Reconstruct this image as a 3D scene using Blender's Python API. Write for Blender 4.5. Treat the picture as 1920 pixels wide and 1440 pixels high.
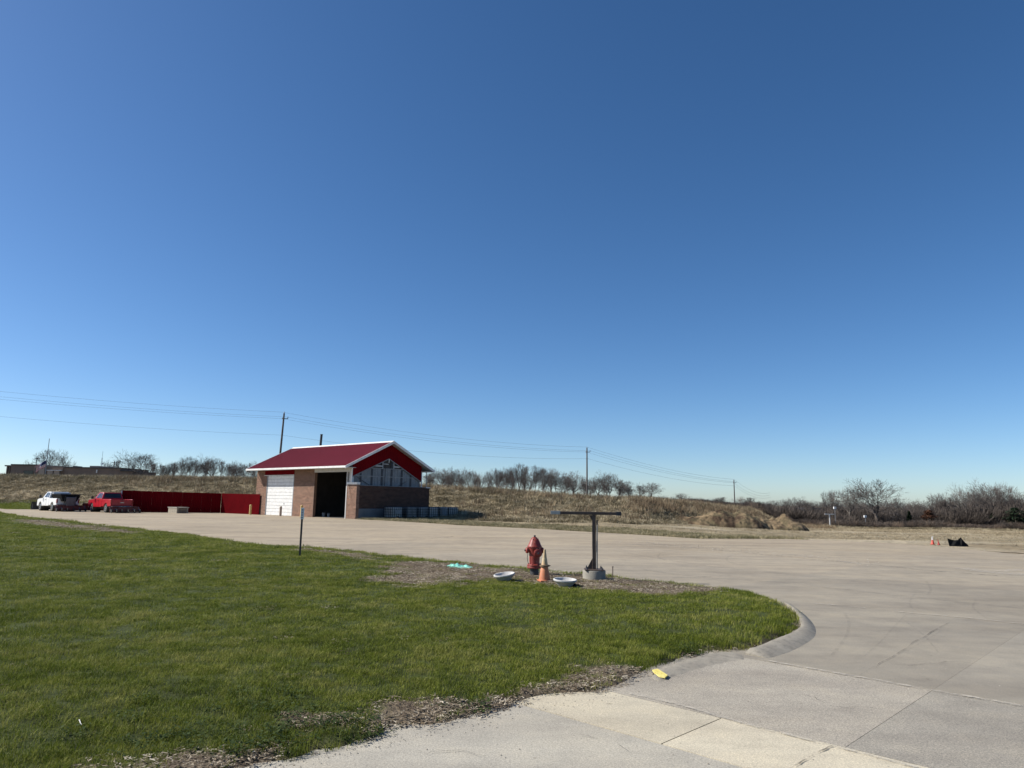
import bpy, math, random
import numpy as np
from mathutils import Vector, Matrix
R_ = math.radians
random.seed(7); rng = np.random.default_rng(11)
for o in list(bpy.data.objects): bpy.data.objects.remove(o)
scene = bpy.context.scene

# ------------------------------------------------------------------ camera
EYE = 1.6; FPX = 1331.0
pitch = math.atan(220/FPX); roll = math.atan(.015)
Rm = Matrix.Rotation(math.pi/2+pitch, 3, 'X') @ Matrix.Rotation(roll, 3, 'Z')
cd = bpy.data.cameras.new('camera'); cam = bpy.data.objects.new('camera', cd)
scene.collection.objects.link(cam)
cd.sensor_width = 36; cd.lens = 36*FPX/1920; cd.clip_start = .1; cd.clip_end = 6000
cam.matrix_world = Matrix.Translation((0, 0, EYE)) @ Rm.to_4x4()
scene.camera = cam

# ------------------------------------------------------------------ light
SUN_AZ = R_(176); SUN_ALT = R_(38.5)       # azimuth measured from +X towards +Y
sdir = Vector((math.cos(SUN_AZ)*math.cos(SUN_ALT), math.sin(SUN_AZ)*math.cos(SUN_ALT), math.sin(SUN_ALT)))
w = bpy.data.worlds.new("World"); scene.world = w; w.use_nodes = True
nt = w.node_tree; nt.nodes.clear()
sky = nt.nodes.new('ShaderNodeTexSky'); sky.sky_type = 'NISHITA'; sky.sun_disc = False
sky.sun_elevation = SUN_ALT; sky.sun_rotation = math.pi/2 - SUN_AZ
sky.altitude = 200; sky.air_density = 0.7; sky.dust_density = 0.5; sky.ozone_density = 3.0
bg = nt.nodes.new('ShaderNodeBackground'); bg.inputs[1].default_value = 0.095
wo = nt.nodes.new('ShaderNodeOutputWorld')
hs = nt.nodes.new('ShaderNodeHueSaturation'); hs.inputs['Saturation'].default_value = 1.2
nt.links.new(sky.outputs[0], hs.inputs['Color']); nt.links.new(hs.outputs[0], bg.inputs[0]); nt.links.new(bg.outputs[0], wo.inputs[0])
sl = bpy.data.lights.new('sun', 'SUN'); sl.energy = 5.0; sl.angle = R_(.53); sl.color = (1, .955, .88)
so = bpy.data.objects.new('sun', sl); scene.collection.objects.link(so)
so.rotation_euler = sdir.to_track_quat('Z', 'Y').to_euler(); so.location = (-30, 0, 40)
vs = scene.view_settings; vs.view_transform = 'Standard'; vs.look = 'None'; vs.exposure = 0.5; vs.gamma = 1
vs.use_curve_mapping = False

# ------------------------------------------------------------------ measuring helpers (pixel of the 1920 wide photo -> point of the place)
def ray(px, py): return Rm @ Vector((px-960, 720-py, -FPX))
def ground(px, py, z=0.0):
    d = ray(px, py); t = (z-EYE)/d.z; return (d.x*t, d.y*t)
def at(px, py, Y):
    d = ray(px, py); t = Y/d.y; return Vector((d.x*t, Y, EYE+d.z*t))

# ------------------------------------------------------------------ numpy noise and distance helpers
def vnoise(x, y, seed=0):
    xi = np.floor(x).astype(np.int64); yi = np.floor(y).astype(np.int64); xf = x-xi; yf = y-yi
    def h(a, b):
        n = (a*374761393 + b*668265263 + seed*982451653) & 0x7fffffff
        n = ((n ^ (n >> 13))*1274126177) & 0x7fffffff
        return ((n ^ (n >> 16)) & 0xffff)/65535.0
    u = xf*xf*(3-2*xf); v = yf*yf*(3-2*yf)
    return (h(xi, yi)*(1-u)+h(xi+1, yi)*u)*(1-v)+(h(xi, yi+1)*(1-u)+h(xi+1, yi+1)*u)*v
def fbm(x, y, seed=0, oc=4):
    s = 0; a = .5; t = 0
    for i in range(oc):
        s = s+a*vnoise(x*2**i+17*i, y*2**i-9*i, seed+i); t += a; a *= .5
    return s/t
def sstep(a, b, x):
    t = np.clip((x-a)/(b-a), 0, 1); return t*t*(3-2*t)
def sdf(poly, x, y):
    """positive inside"""
    P = np.array(poly); Q = np.roll(P, -1, 0)
    d2 = np.full(x.shape, 1e18); ins = np.zeros(x.shape, bool)
    for (ax, ay), (bx, by) in zip(P, Q):
        ex, ey = bx-ax, by-ay; wx, wy = x-ax, y-ay
        t = np.clip((wx*ex+wy*ey)/(ex*ex+ey*ey+1e-12), 0, 1)
        d2 = np.minimum(d2, (wx-ex*t)**2+(wy-ey*t)**2)
        c = ((ay > y) != (by > y)) & (x < (bx-ax)*(y-ay)/((by-ay) if by != ay else 1e-12)+ax)
        ins ^= c
    d = np.sqrt(d2); return np.where(ins, d, -d)

# ------------------------------------------------------------------ mesh builder
class MB:
    def __init__(s): s.v = []; s.f = []
    def add(s, vs, fs):
        n = len(s.v); s.v += [tuple(v) for v in vs]; s.f += [tuple(i+n for i in f) for f in fs]; return s
    def box(s, x0, y0, z0, x1, y1, z1):
        return s.add([(x0,y0,z0),(x1,y0,z0),(x1,y1,z0),(x0,y1,z0),(x0,y0,z1),(x1,y0,z1),(x1,y1,z1),(x0,y1,z1)],
            [(0,3,2,1),(4,5,6,7),(0,1,5,4),(1,2,6,5),(2,3,7,6),(3,0,4,7)])
    def obox(s, c, size, rot=(0,0,0)):
        from mathutils import Euler
        m = Euler(rot).to_matrix(); c = Vector(c); sx, sy, sz = [k/2 for k in size]
        vs = [c + m @ Vector((a*sx, b*sy, d*sz)) for d in (-1,1) for a, b in ((-1,-1),(1,-1),(1,1),(-1,1))]
        return s.add(vs, [(0,3,2,1),(4,5,6,7),(0,1,5,4),(1,2,6,5),(2,3,7,6),(3,0,4,7)])
    def bar(s, p, q, a, b=None):
        """rectangular bar from p to q"""
        p = Vector(p); q = Vector(q); b = b or a; d = (q-p).normalized()
        up = Vector((0,0,1)) if abs(d.z) < .95 else Vector((1,0,0))
        x = d.cross(up).normalized()*a/2; y = d.cross(x).normalized()*b/2
        vs = [e+i*x+j*y for e in (p, q) for i, j in ((-1,-1),(1,-1),(1,1),(-1,1))]
        return s.add(vs, [(0,3,2,1),(4,5,6,7),(0,1,5,4),(1,2,6,5),(2,3,7,6),(3,0,4,7)])
    def tube(s, pts, rad, n=8, caps=True):
        pts = [Vector(p) for p in pts]; rad = [rad]*len(pts) if not hasattr(rad, '__len__') else rad
        vs = []; fs = []; d0 = (pts[-1]-pts[0]).normalized()
        up = Vector((0,0,1)) if abs(d0.z) < .9 else Vector((1,0,0))
        for i, p in enumerate(pts):
            d = (pts[min(i+1,len(pts)-1)]-pts[max(i-1,0)]).normalized()
            x = d.cross(up).normalized(); y = d.cross(x)
            vs += [p+rad[i]*(math.cos(2*math.pi*k/n)*x+math.sin(2*math.pi*k/n)*y) for k in range(n)]
        for i in range(len(pts)-1):
            fs += [(i*n+k, i*n+(k+1)%n, (i+1)*n+(k+1)%n, (i+1)*n+k) for k in range(n)]
        if caps: fs += [tuple(range(n))[::-1], tuple(range((len(pts)-1)*n, len(pts)*n))]
        return s.add(vs, fs)
    def lathe(s, prof, n=24, c=(0,0,0), axis='z', caps=True):
        vs = []; fs = []
        for r, h in prof:
            for k in range(n):
                a = 2*math.pi*k/n; p = (r*math.cos(a), r*math.sin(a), h)
                if axis == 'y': p = (p[0], h, p[1])
                if axis == 'x': p = (h, p[0], p[1])
                vs.append((p[0]+c[0], p[1]+c[1], p[2]+c[2]))
        m = len(prof)
        for i in range(m-1): fs += [(i*n+k, i*n+(k+1)%n, (i+1)*n+(k+1)%n, (i+1)*n+k) for k in range(n)]
        if caps: fs += [tuple(range(n))[::-1], tuple(range((m-1)*n, m*n))]
        if axis == 'y': fs = [f[::-1] for f in fs]
        return s.add(vs, fs)
    def prism(s, poly, a, b, axis='y'):
        """poly in the plane across axis, extruded a..b"""
        n = len(poly)
        def P(u, v, t): return {'y': (u, t, v), 'x': (t, u, v), 'z': (u, v, t)}[axis]
        vs = [P(u, v, a) for u, v in poly]+[P(u, v, b) for u, v in poly]
        fs = [(i, (i+1) % n, n+(i+1) % n, n+i) for i in range(n)]+[tuple(range(n))[::-1], tuple(range(n, 2*n))]
        return s.add(vs, fs)
    def mesh(s, name, m, smooth=None, recalc=True):
        me = bpy.data.meshes.new(name); me.from_pydata(s.v, [], s.f)
        if recalc:
            import bmesh
            bm = bmesh.new(); bm.from_mesh(me); bmesh.ops.recalc_face_normals(bm, faces=bm.faces); bm.to_mesh(me); bm.free()
        if m: me.materials.append(m)
        if smooth is not None:
            me.polygons.foreach_set('use_smooth', [True]*len(me.polygons)); me.set_sharp_from_angle(angle=R_(smooth))
        me.update(); return me
    def build(s, name, m, parent=None, smooth=None, bevel=0, label=None, cat=None, group=None, kind=None, recalc=True):
        o = bpy.data.objects.new(name, s.mesh(name, m, smooth, recalc)); scene.collection.objects.link(o)
        if parent: o.parent = parent
        if bevel:
            b = o.modifiers.new('bevel', 'BEVEL'); b.width = bevel; b.segments = 2; b.limit_method = 'ANGLE'; b.angle_limit = R_(40)
        return tag(o, label, cat, group, kind)
def tag(o, label=None, cat=None, group=None, kind=None):
    if label: o['label'] = label
    if cat: o['category'] = cat
    if group: o['group'] = group
    if kind: o['kind'] = kind
    return o
def thing(name, label, cat, loc=(0,0,0), rz=0, group=None):
    o = bpy.data.objects.new(name, None); scene.collection.objects.link(o); o.empty_display_size = .2
    o.location = loc; o.rotation_euler = (0, 0, rz); return tag(o, label, cat, group)
def copy_tree(o, parent=None):
    c = o.copy(); scene.collection.objects.link(c)
    if parent: c.parent = parent
    for ch in [k for k in scene.objects if k.parent == o]: copy_tree(ch, c)
    return c
def npmesh(name, V, F, m, col=None, smooth=True):
    me = bpy.data.meshes.new(name); me.vertices.add(len(V)); me.vertices.foreach_set('co', np.asarray(V, 'f').ravel())
    F = np.asarray(F, 'i'); k = F.shape[1]; me.loops.add(F.size); me.loops.foreach_set('vertex_index', F.ravel())
    me.polygons.add(len(F)); me.polygons.foreach_set('loop_start', np.arange(0, F.size, k, dtype='i'))
    me.polygons.foreach_set('loop_total', np.full(len(F), k, 'i'))
    if smooth: me.polygons.foreach_set('use_smooth', np.ones(len(F), bool))
    me.update(calc_edges=True)
    if col is not None:
        a = me.color_attributes.new('tone', 'FLOAT_COLOR', 'POINT')
        a.data.foreach_set('color', np.concatenate([col, np.ones((len(V), 1))], 1).astype('f').ravel())
    me.materials.append(m); o = bpy.data.objects.new(name, me); scene.collection.objects.link(o); return o

# ------------------------------------------------------------------ materials
def nodes(name):
    m = bpy.data.materials.new(name); m.use_nodes = True; t = m.node_tree; b = t.nodes['Principled BSDF']; return m, t, b
def N(t, typ, **kw):
    n = t.nodes.new(typ)
    for k, v in kw.items():
        if k.startswith('i_'): n.inputs[int(k[2:]) if k[2:].isdigit() else k[2:]].default_value = v
        else: setattr(n, k, v)
    return n
def ramp(t, fac, stops):
    r = t.nodes.new('ShaderNodeValToRGB'); t.links.new(fac, r.inputs[0]); e = r.color_ramp.elements
    while len(e) < len(stops): e.new(.5)
    for k, (p, c) in zip(e, stops): k.position = p; k.color = (*c, 1) if len(c) == 3 else c
    return r.outputs[0]
def noise(t, vec, scale, detail=4, rough=.55):
    n = N(t, 'ShaderNodeTexNoise', i_Scale=scale, i_Detail=detail, i_Roughness=rough); t.links.new(vec, n.inputs['Vector']); return n.outputs['Fac']
def mixc(t, fac, a, b, mode='MIX'):
    n = t.nodes.new('ShaderNodeMix'); n.data_type = 'RGBA'; n.blend_type = mode
    for s, v in ((n.inputs[0], fac), (n.inputs[6], a), (n.inputs[7], b)):
        if hasattr(v, 'is_output'): t.links.new(v, s)
        else: s.default_value = v if not hasattr(v, '__len__') else ((*v, 1) if len(v) == 3 else v)
    return n.outputs[2]
def math_(t, op, a, b=0.0, clamp=False):
    n = t.nodes.new('ShaderNodeMath'); n.operation = op; n.use_clamp = clamp
    for i, v in enumerate((a, b)):
        if hasattr(v, 'is_output'): t.links.new(v, n.inputs[i])
        else: n.inputs[i].default_value = v
    return n.outputs[0]
def coords(t, which='Object'):
    return t.nodes.new('ShaderNodeTexCoord').outputs[which]
def bump(t, b, h, strength, dist):
    n = N(t, 'ShaderNodeBump', i_Strength=strength, i_Distance=dist); t.links.new(h, n.inputs['Height']); t.links.new(n.outputs[0], b.inputs['Normal'])
def simple(name, c1, c2=None, scale=6, rough=.7, metal=0, bmp=0, bscale=40, grime=None, spec=.5):
    m, t, b = nodes(name); c2 = c2 or tuple(k*.8 for k in c1); v = coords(t)
    f = noise(t, v, scale, 6, .6)
    col = ramp(t, f, [(.32, c1), (.68, c2)])
    if grime:
        g = noise(t, v, scale*3.3, 8, .7); col = mixc(t, math_(t, 'MULTIPLY', ramp(t, g, [(.5, (0,0,0)), (.68, (1,1,1))]), .8), col, grime)
    t.links.new(col, b.inputs['Base Color']); b.inputs['Roughness'].default_value = rough; b.inputs['Metallic'].default_value = metal
    b.inputs['Specular IOR Level'].default_value = spec
    if bmp: bump(t, b, noise(t, v, bscale, 4), bmp, .01)
    return m

def concrete_mat():
    m, t, b = nodes('paving_concrete'); P = N(t, 'ShaderNodeNewGeometry').outputs['Position']
    oi = t.nodes.new('ShaderNodeObjectInfo')
    big = ramp(t, noise(t, P, .28, 6, .62), [(.3, (.86,.85,.84)), (.5, (1,1,1)), (.7, (1.1,1.08,1.04))])
    mid = ramp(t, noise(t, P, 1.9, 8, .68), [(.36, (.88,.88,.885)), (.5, (1,1,1)), (.64, (1.09,1.08,1.055))])
    fine = ramp(t, noise(t, P, 70, 3, .8), [(.38, (.70,.69,.68)), (.5, (1,1,1)), (.62, (1.28,1.26,1.22))])
    agg = ramp(t, noise(t, P, 190, 2, .7), [(.38, (.78,.78,.77)), (.56, (1.04,1.04,1.03)), (.66, (1.5,1.46,1.38))])
    # streaks of dirt carried by wheels
    mp = N(t, 'ShaderNodeMapping'); mp.inputs['Scale'].default_value = (.16, 1.1, 1); mp.inputs['Rotation'].default_value = (0, 0, R_(40))
    t.links.new(P, mp.inputs['Vector'])
    st = ramp(t, noise(t, mp.outputs[0], .9, 5, .6), [(.36, (.84,.83,.83)), (.55, (1,1,1)), (.75, (1.07,1.05,1.02))])
    c = mixc(t, 1, oi.outputs['Color'], big, 'MULTIPLY'); c = mixc(t, 1, c, mid, 'MULTIPLY'); c = mixc(t, 1, c, st, 'MULTIPLY')
    al = oi.outputs['Alpha']
    c2 = mixc(t, 1, c, fine, 'MULTIPLY'); c2 = mixc(t, 1, c2, agg, 'MULTIPLY')
    c = mixc(t, al, c, c2)
    # small dark spots and dried spills
    sp = ramp(t, noise(t, P, 9, 2, .5), [(.2, (.55,.53,.5)), (.27, (1,1,1))]); c = mixc(t, 1, c, sp, 'MULTIPLY')
    t.links.new(c, b.inputs['Base Color']); b.inputs['Roughness'].default_value = .9; b.inputs['Specular IOR Level'].default_value = .25
    bump(t, b, noise(t, P, 120, 3, .7), .35, .004)
    return m
CONC = concrete_mat()

def ground_mat(name, det, bmpd, rough=.95):
    m, t, b = nodes(name); P = N(t, 'ShaderNodeNewGeometry').outputs['Position']
    a = N(t, 'ShaderNodeVertexColor', layer_name='tone').outputs[0]
    n1 = ramp(t, noise(t, P, det, 8, .75), [(.3, (.5,.5,.5)), (.5, (1,1,1)), (.72, (1.6,1.55,1.45))])
    n2 = ramp(t, noise(t, P, det*.13, 6, .65), [(.3, (.8,.8,.78)), (.7, (1.2,1.2,1.2))])
    c = mixc(t, 1, a, n1, 'MULTIPLY'); c = mixc(t, 1, c, n2, 'MULTIPLY')
    t.links.new(c, b.inputs['Base Color']); b.inputs['Roughness'].default_value = rough; b.inputs['Specular IOR Level'].default_value = .1
    bump(t, b, noise(t, P, det, 8, .75), 1, bmpd); return m
LAND = ground_mat('land', 1.6, .35); SOIL = ground_mat('soil', 30, .03)

def blade_mat(name, stops, pscale, dry=None, dryamt=.3, transl=.25):
    """leaf and stalk colours: varies from clump to clump and in patches over the ground"""
    m, t, b = nodes(name); P = N(t, 'ShaderNodeNewGeometry').outputs['Position']
    oi = t.nodes.new('ShaderNodeObjectInfo').outputs['Random']
    n = noise(t, P, pscale, 5, .65)
    f = math_(t, 'ADD', math_(t, 'MULTIPLY', n, .74), math_(t, 'MULTIPLY', oi, .26))
    c = ramp(t, f, stops)
    if dry:
        k = noise(t, P, 85, 2, .6); c = mixc(t, math_(t, 'MULTIPLY', ramp(t, k, [(.54, (0,0,0)), (.6, (1,1,1))]), dryamt), c, dry)
    t.links.new(c, b.inputs['Base Color']); b.inputs['Roughness'].default_value = .7; b.inputs['Specular IOR Level'].default_value = .10
    tr = N(t, 'ShaderNodeBsdfTranslucent'); t.links.new(c, tr.inputs[0]); mx = N(t, 'ShaderNodeMixShader', i_0=transl)
    t.links.new(b.outputs[0], mx.inputs[1]); t.links.new(tr.outputs[0], mx.inputs[2])
    t.links.new(mx.outputs[0], t.nodes['Material Output'].inputs[0]); return m
GRASS = blade_mat('grass_blade', [(.36, (.062,.092,.006)), (.46, (.120,.158,.010)), (.55, (.185,.210,.026)), (.66, (.30,.29,.08))], .9, (.38,.34,.16), .38)
WEED = blade_mat('weed_leaf', [(.3, (.03,.05,.014)), (.7, (.075,.10,.03))], 2.0, None)
STRAW = blade_mat('straw', [(.30, (.10,.085,.052)), (.45, (.20,.168,.105)), (.57, (.32,.27,.175)), (.68, (.60,.51,.35))], .28, None, 0, .1)
LITTER = blade_mat('litter', [(.34, (.07,.05,.034)), (.46, (.17,.13,.092)), (.56, (.31,.255,.18)), (.66, (.52,.46,.36))], 14.0, None, 0, .05)
RUST = blade_mat('rust_grass', [(.36, (.13,.095,.062)), (.5, (.23,.17,.108)), (.64, (.38,.30,.19))], .2, None, 0, .1)
FIELDG = blade_mat('field_straw', [(.36, (.19,.155,.10)), (.5, (.32,.265,.17)), (.64, (.50,.42,.29))], .2, None, 0, .1)
STRIP = blade_mat('verge_grass', [(.36, (.12,.115,.055)), (.5, (.24,.21,.12)), (.62, (.45,.38,.24))], .5, None, 0, .1)

# ------------------------------------------------------------------ scatter (one object, points carry instances of small tufts)
def scatter(name, pts, rot, scl, templates, label, cat, kind='stuff', group=None):
    coll = bpy.data.collections.new(name+'_tufts')
    for me in templates:
        o = bpy.data.objects.new(me.name, me); coll.objects.link(o)
    me = bpy.data.meshes.new(name); n = len(pts); me.vertices.add(n); me.vertices.foreach_set('co', np.asarray(pts, 'f').ravel())
    for an, dat in (('rot', rot), ('scl', scl)):
        a = me.attributes.new(an, 'FLOAT_VECTOR', 'POINT'); a.data.foreach_set('vector', np.asarray(dat, 'f').ravel())
    a = me.attributes.new('idx', 'INT', 'POINT'); a.data.foreach_set('value', rng.integers(0, len(templates), n).astype('i'))
    o = bpy.data.objects.new(name, me); scene.collection.objects.link(o)
    g = bpy.data.node_groups.new(name, 'GeometryNodeTree')
    g.interface.new_socket('Geometry', in_out='INPUT', socket_type='NodeSocketGeometry')
    g.interface.new_socket('Geometry', in_out='OUTPUT', socket_type='NodeSocketGeometry')
    gi = g.nodes.new('NodeGroupInput'); go = g.nodes.new('NodeGroupOutput')
    ip = g.nodes.new('GeometryNodeInstanceOnPoints'); ci = g.nodes.new('GeometryNodeCollectionInfo')
    ci.inputs['Collection'].default_value = coll; ci.inputs['Separate Children'].default_value = True; ci.inputs['Reset Children'].default_value = True
    def attr(nm, ty):
        k = g.nodes.new('GeometryNodeInputNamedAttribute'); k.data_type = ty; k.inputs[0].default_value = nm; return k.outputs[0]
    L = g.links.new
    L(gi.outputs[0], ip.inputs['Points']); L(ci.outputs[0], ip.inputs['Instance']); ip.inputs['Pick Instance'].default_value = True
    L(attr('idx', 'INT'), ip.inputs['Instance Index']); L(attr('rot', 'FLOAT_VECTOR'), ip.inputs['Rotation']); L(attr('scl', 'FLOAT_VECTOR'), ip.inputs['Scale'])
    L(ip.outputs[0], go.inputs[0])
    md = o.modifiers.new('tufts', 'NODES'); md.node_group = g
    return tag(o, label, cat, group, kind)
def tuft(name, m, n, rad, h, wd, lean=.45, seed=1, bend=True, flat=0):
    r = random.Random(seed); b = MB()
    for i in range(n):
        a = r.uniform(0, 6.283); q = rad*math.sqrt(r.random()); x, y = q*math.cos(a), q*math.sin(a)
        d = r.uniform(0, 6.283); hh = h*r.uniform(.45, 1.15)*(1-flat); l = lean*h*r.uniform(.2, 1.3)
        wx, wy = -math.sin(d+r.uniform(-.8,.8))*wd/2, math.cos(d)*wd/2
        tx, ty = math.cos(d)*l, math.sin(d)*l; z0 = -.01
        if bend:
            b.add([(x-wx,y-wy,z0),(x+wx,y+wy,z0),(x+tx*.35+wx*.8,y+ty*.35+wy*.8,hh*.6),(x+tx*.35-wx*.8,y+ty*.35-wy*.8,hh*.6),(x+tx,y+ty,hh)], [(0,1,2,3),(3,2,4)])
        else:
            b.add([(x-wx,y-wy,z0),(x+wx,y+wy,z0),(x+tx,y+ty,hh)], [(0,1,2)])
    return b.mesh(name, m, None, False)

# ------------------------------------------------------------------ terrain
PXT = np.array([-900,-300,0,250,480,640,810,1000,1200,1300,1400,1480,1560,1700,1920,2600.])
TOE = np.array([100,95,90,80,77,72,62,56,60,80,92,100,110,110,110,110.])
TOP = np.array([140,125,120,110,102,94,84,79,84,102,115,125,140,140,140,140.])
HTP = np.array([4.4,4.4,4.25,4.05,3.9,3.4,2.85,2.2,1.65,1.25,.5,-.9,-3.4,-3.4,-3.4,-3.4])
def hland(x, y):
    x = np.asarray(x, float); y = np.asarray(y, float)
    Y = np.maximum(y, 1.0); px = 960+FPX*np.clip(x/Y, -3, 3)
    g = np.interp(px, [1130,1250,1365,1500,1600,3000], [0,1.0,2.4,3.1,3.4,3.4])
    base = -.03-g*np.clip((Y-36)/134, 0, 1)**.9
    base = base + .0*Y
    s = sstep(0, 1, (Y-np.interp(px, PXT, TOE))/(np.interp(px, PXT, TOP)-np.interp(px, PXT, TOE)))
    H = np.interp(px, PXT, HTP); H = np.where(px > 1480, base, H)
    kb = sstep(1400, 1480, px); H = H*(1-kb)+base*kb
    z = base*(1-s)+H*s
    far = sstep(40, 90, Y)
    z = z+(fbm(x*.12, y*.12, 3)-.5)*.5*far*sstep(0,.6,s+ .25)+(fbm(x*.9, y*.9, 5)-.5)*.22*sstep(.03,.3,s)
    return z
def hl(x, y): return float(hland(np.array([x]), np.array([y]))[0])

LOT = [ground(*p) for p in ((0,955),(60,956.6),(150,957.6))]
lawn_far = [(0,961),(36,968),(72,972.6),(115,975.5),(168,982.7),(263,992.8),(359,1004),(460,1018.6),(500,1022),(561,1026),(649,1033),(719,1041.6),(828,1052.5),(920,1061),(1000,1068),(1060,1075),(1140,1080),(1200,1088),(1280,1097),(1350,1105),(1400,1110),(1440,1124),(1480,1140),(1499,1160),(1503,1179),(1487,1189),(1427,1215),(1400,1222),(1380,1222),(1330,1225),(1240,1250),(1220,1270),(1180,1290),(1100,1305),(1030,1312),(980,1330),(900,1345),(760,1375),(680,1395),(600,1412),(540,1425),(490,1440)]
LAWN = [ground(*p) for p in lawn_far]+[(-2.0,4.0),(-3.2,3.2),(-6,2.0),(-30,2.0),(-80,30),(-95,90),(-80,104),(-62,84)]
LOTP = ([(-90,117),(-52.8,75.6),(-50,78),(-40,76.5),(-37.6,71.2),(-29.2,73.3),(-24.6,69.2),(-19,76),(-8.1,65.4),(-12.31,57.91)] +
        [ground(*p) for p in ((737,977),(800,980.5),(860,984.7),(997,991),(1100,997),(1186,1002),(1309,1010),(1473,1010.5),(1620,1016),(1719,1022),(1920,1040))] +
        [(30,24),(30,-3),(-1,-3),(-2.6,2.2),(-2.6,3.4),(-1.9,5.5),(.5,7.5),(2,9.5),(3,13.5),(0,16.5),(-6,21.3),(-12,27.5),(-22,37.5),(-31,46),(-46,62),(-90,107)])

# polar sheet of land
ang = np.concatenate([np.linspace(-180,-56,32)[:-1], np.arange(-56,50,.22), np.linspace(50,180,34)[1:]])
rad = np.concatenate([[.01,2,6,12,20], np.exp(np.linspace(math.log(26), math.log(260), 230)), np.exp(np.linspace(math.log(275), math.log(5200), 26))])
A_, Rr = np.meshgrid(np.radians(ang), rad, indexing='ij')
X = Rr*np.sin(A_); Y = Rr*np.cos(A_)
Z = hland(X, np.where(Y > 1, Y, 1))
behind = (Y < 1); Z = np.where(behind, -.03, Z)
dl = sdf(LAWN, X, Y); Z = np.where(dl > -1.0, np.minimum(Z, -.16), Z)
dlot = sdf(LOTP, X, Y); Z = np.where(dlot > .3, np.minimum(Z, -.14), Z)
PX = 960+FPX*np.clip(X/np.maximum(Y, 1), -3, 3)
s = sstep(0, 1, (Y-np.interp(PX, PXT, TOE))/(np.interp(PX, PXT, TOP)-np.interp(PX, PXT, TOE)))*sstep(1500, 1420, PX)
n1 = fbm(X*.16, Y*.16, 21)[..., None]; n2 = fbm(X*.5, Y*.9, 22)[..., None]; n3 = fbm(X*.05, Y*.22, 23)[..., None]
c_bank = np.array([.15,.125,.08])*(1-n1)+np.array([.24,.20,.125])*n1*1.2
c_field = np.where(n3 > .5, [.36,.29,.19], [.29,.24,.155])*(0.7+.6*n2)
grav = sstep(.46, .56, fbm(X*.035, Y*.16, 31, 3))[..., None]*sstep(1150, 1350, PX)[..., None]*sstep(48,36,Y)[..., None]**0
c_field = c_field*(1-grav*.9)+np.array([.46,.39,.28])*grav*.9
edge = sstep(-3.5, -.5, dlot)[..., None]*sstep(1480, 1600, PX)[..., None]; c_field = c_field*(1-edge)+np.array([.44,.37,.265])*edge
c_strip = np.array([.25,.215,.13])*(.7+.6*n2)
strip = (sstep(-5.5, -3.0, dlot)*sstep(1480,1300,PX)*sstep(500,640,PX))[..., None]
col = c_field*(1-s[..., None])+c_bank*s[..., None]
col = col*(1-strip*.8)+c_strip*strip*.8
gl = (sstep(180, 60, PX)*sstep(.9, .45, Z)*sstep(60, 76, Y))[..., None]
col = col*(1-gl)+np.array([.075,.105,.03])*gl
nA, nR = len(ang), len(rad); idx = np.arange(nA*nR).reshape(nA, nR)
F = np.stack([idx[:-1,:-1], idx[:-1,1:], idx[1:,1:], idx[1:,:-1]], -1).reshape(-1, 4)[:, ::-1]
land = npmesh('ground', np.stack([X, Y, Z], -1).reshape(-1, 3), F, LAND, col.reshape(-1, 3)); tag(land, 'dry brown grassland and grassy embankment round the paved lot', kind='structure')

# ------------------------------------------------------------------ paved lot: slabs
def clip_poly(poly, x0, x1, y0, y1):
    def cut(P, ax, v, keep):
        out = []
        for i in range(len(P)):
            a, b = P[i], P[(i+1) % len(P)]; ia = (a[ax]-v)*keep >= 0; ib = (b[ax]-v)*keep >= 0
            if ia: out.append(a)
            if ia != ib:
                t = (v-a[ax])/(b[ax]-a[ax]); q = [a[0]+t*(b[0]-a[0]), a[1]+t*(b[1]-a[1])]; q[ax] = v; out.append(tuple(q))
        return out
    for ax, v, k in ((0,x0,1),(0,x1,-1),(1,y0,1),(1,y1,-1)):
        poly = cut(poly, ax, v, k)
        if len(poly) < 3: return []
    return poly
E1 = np.array([.720,-.694]); E2 = np.array([.694,.720])
lotE = [(float(np.dot(p, E1)), float(np.dot(p, E2))) for p in LOTP]
lot = thing('paved_lot', None, None); tag(lot, 'broad pale concrete lot of large jointed slabs', kind='structure')
jb = MB(); n = len(LOTP)
jb.add([(x, y, -.005) for x, y in LOTP], [tuple(range(n))])
JOINT = simple('joint_filler', (.32,.29,.24), (.16,.145,.12), 1.4, .95)
jo = jb.build('joint_filler', JOINT, lot)
e1s = [-1.9+5*k for k in range(-32, 8)]; e2s = [-7.5,-2.9,1.6,4.41,5.25,7.42,12.42]+[12.42+5*k for k in range(1, 9)]+[57.4]
sr = random.Random(3)
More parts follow.
